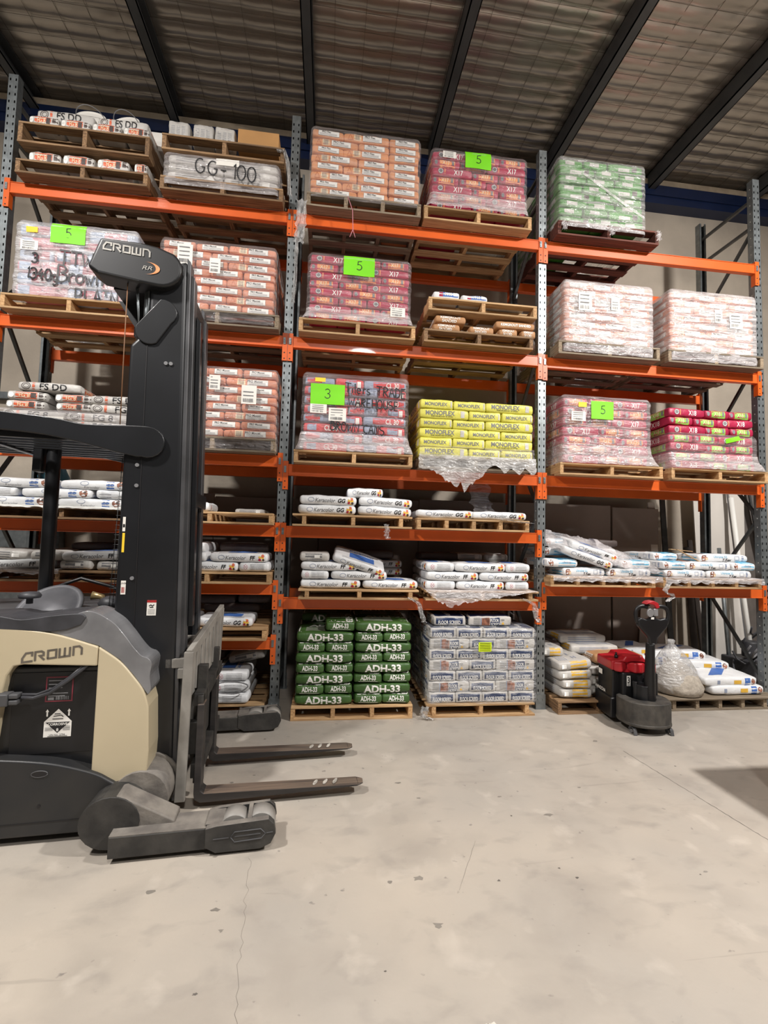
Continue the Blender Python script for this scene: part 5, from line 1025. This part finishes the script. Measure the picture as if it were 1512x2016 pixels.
flat(st, rect2d(-1.026, -1.012, 1.58, 1.70), fl_(-.402), 3); flat(st, rect2d(-1.028, -1.012, 1.71, 1.80), fl_(-.402), 0); flat(st, rect2d(-1.026, -1.014, 1.735, 1.755), fl_(-.4026), 2)
P_('mast_stickers', st, [PAPER, STX, INK, YELP])
sb = MB()
for x, z in ((-.955, .62), (-.957, 1.42), (-.962, 2.0), (-.965, 2.13), (-.83, 2.80), (-.80, 2.80), (-.93, .95)): sb.cyl((x, -.403, z), .012, .008, 'y', 10)
P_('cover_screws', sb, GREYI)
# straddle legs
def leg(sgn):
    def Y(a, b): return tuple(sorted((sgn*a, sgn*b)))
    f = empty('straddle_leg', (0, 0, 0)); f.parent = RT
    MB().prism([(-.885+.15*math.cos(t), .165+.135*math.sin(t)) for t in [2*PI*i/24 for i in range(24)]], *Y(.78, .60), 'y', 0).build('hub_housing', DUST, f, .004)
    MB().prism([(-.90, .29), (-.84, .30), (-.56, .15), (-.56, .10), (-.9, .06)], *Y(.775, .64)).build('hub_web', DUSTL, f, .008)
    MB().tube([(-.79, sgn*.62, .19), (-.79, sgn*.30, .19)], .155, 24).tube([(-.79, sgn*.42, .19), (-.79, sgn*.385, .19)], .17, 24).build('torsion_tube', DUSTL, f)
    MB().box(-.86, -.37, *Y(.855, .68), .03, .135).build('leg_beam', DUST, f, .004)
    MB().box(-.86, -.375, *Y(.850, .685), .135, .139).build('leg_top_plate', DUSTL, f)
    pr = [(-.385, .145), (-.385, .05), (-.33, .018), (-.10, .018), (-.045, .04), (-.02, .09), (-.03, .14), (-.06, .168), (-.33, .155)]
    MB().prism(pr, *Y(.875, .835)).prism(pr, *Y(.70, .675)).box(-.39, -.30, *Y(.84, .69), .03, .15).box(-.175, -.150, *Y(.84, .69), .06, .165).build('wheel_box', DUST, f, .003); tops(COL.objects[-1], DUSTL)
    gq = MB(); yy = sgn*.8765
    gq.tube([(-.255, yy, .093)]+[(-.255+.0*i, yy, .093) for i in ()]+[(-.235, yy, .118), (-.10, yy, .122), (-.075, yy, .098), (-.095, yy, .073), (-.235, yy, .066), (-.255, yy, .093)], .0035, 5).bar((-.345, yy, .090), (-.265, yy, .092), .003, .004).bar((-.07, yy, .098), (-.035, yy, .10), .003, .004).bar((-.235, yy, .094), (-.10, yy, .098), .003, .004)
    gq.build('pressed_groove', DKG, f)
    for x in (-.245, -.105):
        MB().cyl((x, sgn*.768, .092), .082, .11, 'y', 28).cyl((x, sgn*.768, .088), .02, .13, 'y', 12, 1).build('load_wheel', [mat('grey_polyurethane', (150, 146, 140), .5, nz=(6, .08)), BLK], f)
leg(-1)
L2 = leg(1)
# carriage, load backrest and forks
cg = MB()
for yy in (-.30, .18): cg.prism([(-.50, .10), (-.50, .85), (-.56, .85), (-.56, .10)], yy, yy+.05)
cg.box(-.56, -.50, -.40, .40, .62, .70).box(-.56, -.50, -.40, .40, .18, .27).box(-.60, -.5, -.34, -.28, .3, .5).box(-.66, -.54, -.2, .2, .3, .6)
P_('fork_carriage', cg, DUST, bevel=.005)
CB = mat('dusty_light_metal', (150, 146, 139), .7, nz=(6, .12), rgb2=(122, 118, 112))
P_('carriage_arms', MB().box(-.74, -.60, -.40, -.33, .86, .92).box(-.74, -.60, .1, .17, .9, .95).box(-.66, -.61, -.42, .3, .80, .86).box(-.68, -.62, -.38, -.30, .1, .35), CB, bevel=.004)
P_('scissor_reach', MB().bar((-.64, -.22, .85), (-.54, -.22, .15), .05, .08).bar((-.64, .22, .15), (-.54, .22, .85), .05, .08).bar((-.66, -.26, .9), (-.60, .26, .98), .06, .05), CB, bevel=.005)
lb = MB().prism([(-.625, .06), (-.585, .06), (-.565, .96), (-.545, 1.03), (-.505, 1.055), (-.515, 1.005), (-.54, .96)][::1]+[(-.60, .96)], -.44, -.425)
lb = MB().prism([(-.635, .07), (-.575, .07), (-.565, .97), (-.62, .97)], -.455, -.425).prism([(-.57, .5), (-.535, .5), (-.515, 1.1), (-.55, 1.1)], .48, .505)
lb.bar((-.59, -.45, .955), (-.535, .50, 1.10), .035, .06).bar((-.60, -.44, .68), (-.54, .50, .78), .03, .045)
for k in range(8): yy = -.365+.115*k; lb.box(-.598+.007*k, -.572+.007*k, yy-.05, yy+.05, .69+.011*k, .97+.016*k)
P_('load_backrest', lb, CB, bevel=.003, seg=1)
def fork(y0):
    w_ = .105
    f = MB().prism([(-.53, .64), (-.49, .64), (-.49, .115), (-.47, .098), (.50, .078), (.50, .068), (.2, .058), (-.40, .045), (-.49, .045), (-.525, .065), (-.53, .1)], y0, y0+w_)
    f.prism([(.50, y0+.0), (.535, y0+.025), (.54, y0+w_-.025), (.50, y0+w_)], .069, .077, 'z')
    o = tops(P_('fork', f, FORK, bevel=.004), FORKT)
    s_ = MB()
    for x in (.22, .285, .35): s_.prism([(x+.013*math.cos(2*PI*i/12)+.012*math.sin(2*PI*i/12), y0+w_/2+.032*math.sin(2*PI*i/12)) for i in range(12)], .0855, .0875, 'z')
    s_.build('worn_bright_spots', mat('bright_metal', (196, 190, 180), .5, nz=(40, .25)), o)
    MB().box(-.535, -.50, y0+.02, y0+w_-.02, .63, .69).build('fork_hook', DUST, o, .004)
fork(-.43); fork(.10)

# ------------------------------------------------------------ electric pallet truck
PT = empty('pallet_truck', (3.45, -.42, 0), math.radians(-5)); PT.scale = (.72, .86, 1); tag(PT, 'red-topped black electric pallet truck with upright tiller', 'pallet truck')
REDP = mat('red_plastic', (178, 30, 40), .4, nz=(6, .1), coat=.1); DUSTB = mat('dusty_black_plastic', (50, 48, 46), .6, nz=(8, .25), rgb2=(78, 74, 68), bump=(20, .2))
def Q(name, mb, m_, bevel=0, seg=2, parent=PT): return mb.build(name, m_, parent, bevel, seg)
Q('battery_housing', MB().prism([(-.32, .10), (-.30, .50), (.30, .50), (.30, .10)], .02, .34).box(-.22, .26, -.06, .03, .16, .49), BLK, .015)
Q('top_cover', MB().prism([(-.325, .50), (-.32, .59), (-.16, .60), (-.13, .635), (.10, .64), (.14, .60), (.24, .575), (.24, .49)], .0, .34).prism([(-.31, .0), (-.22, -.05), (-.12, .01), (-.06, -.08), (.04, -.085), (.12, -.02), (.16, -.08), (.22, -.08), (.24, 0.0)], .49, .585, 'z'), REDP, .02, 3)
Q('key_switch', MB().cyl((-.2, .1, .61), .022, .03).cyl((-.2, .1, .635), .012, .03), BLK); Q('stop_button', MB().lathe([(.016, 0), (.016, .03), (.032, .034), (.034, .05), (.02, .056)], (.2, .05, .60), 16), REDP)
Q('side_base', MB().box(-.34, -.18, .0, .36, .05, .24), BLK, .015)
Q('drive_unit', MB().cyl((0, -.14, .26), .10, .30, 'z', 24).cyl((0, -.14, .12), .16, .05, 'z', 24).box(.06, .2, -.10, .02, .2, .45).cyl((-.09, -.12, .3), .03, .26), BLKM, .004)
bp = []; n = 22
outer = [(-.29, -.03), (-.31, -.12), (-.27, -.27), (-.12, -.355), (.10, -.36), (.26, -.28), (.31, -.12), (.28, -.03)]
outer = smooth_poly(outer, 4); inner = smooth_poly([(.15, .0), (.17, -.10), (.12, -.20), (.0, -.235), (-.12, -.20), (-.17, -.10), (-.16, .05)], 4)
Q('bumper_skirt', MB().prism(outer+inner, .07, .285, 'z'), DUSTB, .04, 4)
Q('bumper_lip', MB().prism([(x*1.015, yy*1.012) for x, yy in outer]+inner, .075, .10, 'z'), DUSTB, .006)
for x in (-.23, .24):
    f = empty('castor', (x, -.27, 0)); f.parent = PT
    MB().cyl((0, .03, .032), .032, .03, 'x', 18).build('castor_wheel', GREYI, f); MB().prism([(-.05, .0), (-.035, .05), (.03, .07), (.06, .04), (.055, .02), (.0, .055)], -.022, .022, 'x').build('castor_bracket', DKG, f, .003)
Q('drive_wheel', MB().cyl((0, -.15, .09), .09, .07, 'x', 28), PADG)
for x in (-.20, .20): Q('fork', MB().box(x-.08, x+.08, .33, 1.45, .025, .075), mat('black_fork', (40, 38, 38), .5), .01)
sh = [(.09, -.19, .14), (.09, -.20, .35), (.085, -.215, .62), (.08, -.23, .80)]
Q('tiller_arm', MB().tube(sh, [.07, .066, .056, .05], 16).box(.02, .16, -.24, -.12, .12, .24), BLK, .004)
Q('arm_collar', MB().cyl((.08, -.23, .805), .045, .012, 'z', 20), DKG)
head = smooth_poly([(.045, .80), (.03, .87), (-.04, .93), (-.085, .98), (-.105, 1.04)], 4)
hx = MB(); c_ = .08
hp = [(.04, .80), (.03, .86), (-.03, .915), (-.085, .965), (-.095, 1.02), (-.06, 1.045), (0, 1.03), (.05, 1.04), (.06, 1.10), (.10, 1.10), (.11, 1.04), (.16, 1.03), (.22, 1.045), (.255, 1.02), (.245, .965), (.19, .915), (.13, .86), (.12, .80)]
Q('tiller_head', MB().prism(hp, -.275, -.215), BLK, .018, 3)
Q('handle_grip', MB().tube(smooth_poly([(-.085, -.245, .99), (-.105, -.245, 1.07), (-.085, -.245, 1.125), (-.03, -.245, 1.145), (.03, -.245, 1.14)], 4), .020, 12), BLK)
Q('handle_grip', MB().tube(smooth_poly([(.245, -.245, .99), (.265, -.245, 1.07), (.245, -.245, 1.125), (.19, -.245, 1.145), (.13, -.245, 1.14)], 4), .020, 12), BLK)
Q('belly_button', MB().prism([(-.01, 1.165), (.02, 1.19), (.08, 1.20), (.13, 1.18), (.15, 1.14), (.115, 1.125), (.08, 1.16), (.03, 1.17)], -.285, -.19), REDP, .008)
Q('thumb_control', MB().cyl((.035, -.285, 1.09), .038, .02, 'y', 22).box(.08, .13, -.28, -.24, 1.06, 1.125), mat('silver_plastic', (168, 168, 170), .35, .4), .004)
st = MB(); flat(st, rect2d(.007, .047, 1.03, 1.05), fl_(-.279), 0); flat(st, rect2d(-.165, -.115, .37, .465), fl_(-.062), 0); flat(st, shift(text2d('3', .055, .02), -.14, .425), fl_(-.063), 1); flat(st, lines(-.16, -.12, .375, .39, 3, .003), fl_(-.063), 1)
fs_ = lambda u, v: (-.322+(v-.1)*.03, .26-u, v)
flat(st, rect2d(-.04, .04, .41, .46), lambda u, v: (-.318, .26-u, v), 0); flat(st, shift(text2d('HANGCHA', .032, .02, .1), -.0, .27), lambda u, v: (-.322, .26-u, v), 0)
Q('stickers', st, [WHITE, INK])

for o in PT.children:
    if o.name.split('.')[0] in ('tiller_arm', 'arm_collar', 'tiller_head', 'handle_grip', 'belly_button', 'thumb_control'): o.location.x -= .05; o.scale.x = 1.16 if o.name.split('.')[0] != 'tiller_arm' else 1.0

# ------------------------------------------------------------ behind the racking
GB = mat('grey_brown_sheet', (150, 137, 128), .7, nz=(2, .06)); WB = mat('white_board', (216, 210, 202), .6, nz=(2, .03)); ALU = mat('aluminium', (190, 192, 194), .35, .8, nz=(5, .05))
for k, (a, b, hh) in enumerate(((-2.2, -.9, 2.2), (-.9, .35, 2.17), (.35, 1.6, 2.2), (1.6, 2.8, 2.22), (2.82, 4.22, 2.23), (4.24, 4.92, 2.21))):
    o = MB().box(a+.004, b-.004, 1.12, 1.135, 0, hh).build('sheet_board', GB, None, .002, 1); tag(o, 'grey-brown board standing behind the racking, %s from left' % ORD[k], 'board', 'boards standing behind the racking')
o = MB().prism([(4.58, .30), (4.62, .9), (4.93, .92), (4.98, .28)], 1.08, 1.09).build('white_offcut', WB); tag(o, 'white offcut board leaning behind pallet truck handle', 'board')
def pole(name, pts, r, m_, label, cat='pipe'): return tag(MB().tube(pts, r, 10).build(name, m_), label, cat)
def strip(name, x, w_, z1, lean, m_, label, y=1.05): return tag(MB().bar((x, y, 0), (x+lean, y+.2, z1), w_, .02).build(name, m_), label, 'strip')
strip('white_strip', 4.85, .10, 2.3, .0, WB, 'tall white strip leaning left of the rear right post', .98)
strip('perforated_angle', 5.0, .07, 2.5, .02, DGALV, 'tall grey punched strip behind the rear right post', .99)
o = MB().prism([(5.62, .0), (5.5, 2.6), (6.3, 2.6), (6.3, 0)], 1.2, 1.215).build('white_sheet', WB); tag(o, 'large white sheet standing behind the right end frame', 'board')
strip('grey_channel', 6.35, .16, 2.7, .1, mat('brown_channel', (92, 84, 78), .6), 'wide brown channel leaning beyond white sheet', 1.1)
strip('aluminium_length', 6.1, .05, 2.6, -.12, ALU, 'bright aluminium length leaning at the right end', .95)
strip('black_length', 6.6, .10, 2.7, -.25, mat('black_length', (44, 42, 42), .5), 'dark steel length leaning at far right', 1.0)
strip('bronze_length', 5.35, .08, 1.7, .05, mat('bronze_length', (74, 66, 62), .45, .4), 'bronze length leaning low beside rear right post', 1.0)
strip('bronze_length', 5.50, .08, 1.8, -.04, MATS['bronze_length'], 'second bronze length leaning to the right of the first', 1.02)
pole('white_pipe', [(5.95, .75, 0), (5.98, .95, 1.3), (6.0, 1.1, 2.4)], .03, WHITE, 'white plastic pipe leaning inside the right end frame')
pole('grey_pipe', [(5.75, .9, 0), (5.8, 1.1, 1.7)], .025, GALV, 'short grey pipe leaning near the white pipe')
vs = MB()
for k in range(16):
    a = rnd.uniform(0, 6.28); c0 = Vector((6.0+rnd.uniform(-.25, .3), .55+rnd.uniform(-.2, .2), .2+rnd.uniform(0, .5)))
    vs.tube([c0+Vector((.22*math.cos(t+a), .16*math.sin(t+a), .10*math.sin(2*t+a))) for t in [i*.45 for i in range(9)]], .012, 6, k % 2)
o = vs.build('tangled_hoses', [GREYI, PADG]); tag(o, 'tangle of grey hoses and cords at the right end', 'hose', None, 'stuff')
o = MB().box(5.7, 6.3, .5, 1.0, 0, .3).cyl((5.9, .75, .42), .1, .2).build('machine_box', PADG, None, .02); tag(o, 'dark low machine under the tangled hoses', 'machine')
# wall fittings seen through the left bay
o = MB().box(-9, -1.5, 1.36, 1.45, 3.28, 3.36).box(-9, -1.5, 1.33, 1.45, 3.0, 3.04).build('trim_20', GALV); struct(o, 'grey steel girt on the wall behind left bay')
o = MB().box(-2.5, -1.35, 1.25, 1.42, 2.6, 3.16).build('wall_cabinet', WB, None, .03); tag(o, 'white cabinet on the wall behind left bay', 'cabinet')
o = MB().box(-4.2, -2.7, 1.3, 1.42, 0, 2.3).build('sheet_board', GALV, None, .005, 1); tag(o, 'grey metal panel standing beyond the left end frame', 'board')
o = MB().lathe([(.05, 0), (.14, .04), (.16, .16), (.10, .30), (.02, .36)], (-2.62, .95, 2.14), 18).build('blue_bag', C['lblue']); tag(o, 'small sky-blue bag hanging behind the left bay', 'bag')
o = MB().tube([(-2.62, .95, 2.48), (-2.66, .93, 2.6), (-2.62, .9, 2.62)], .01, 6).build('bag_strap', BLK, o)
for k, x in enumerate((-2.95, -2.86, -2.76)): o = MB().box(x, x+.06, 1.05, 1.12, 0, 2.2-.15*k).build('steel_length', GALV); tag(o, 'grey steel length upright beyond left frame, %s' % ['left', 'middle', 'right'][k], 'strip', 'steel lengths beyond the left frame')
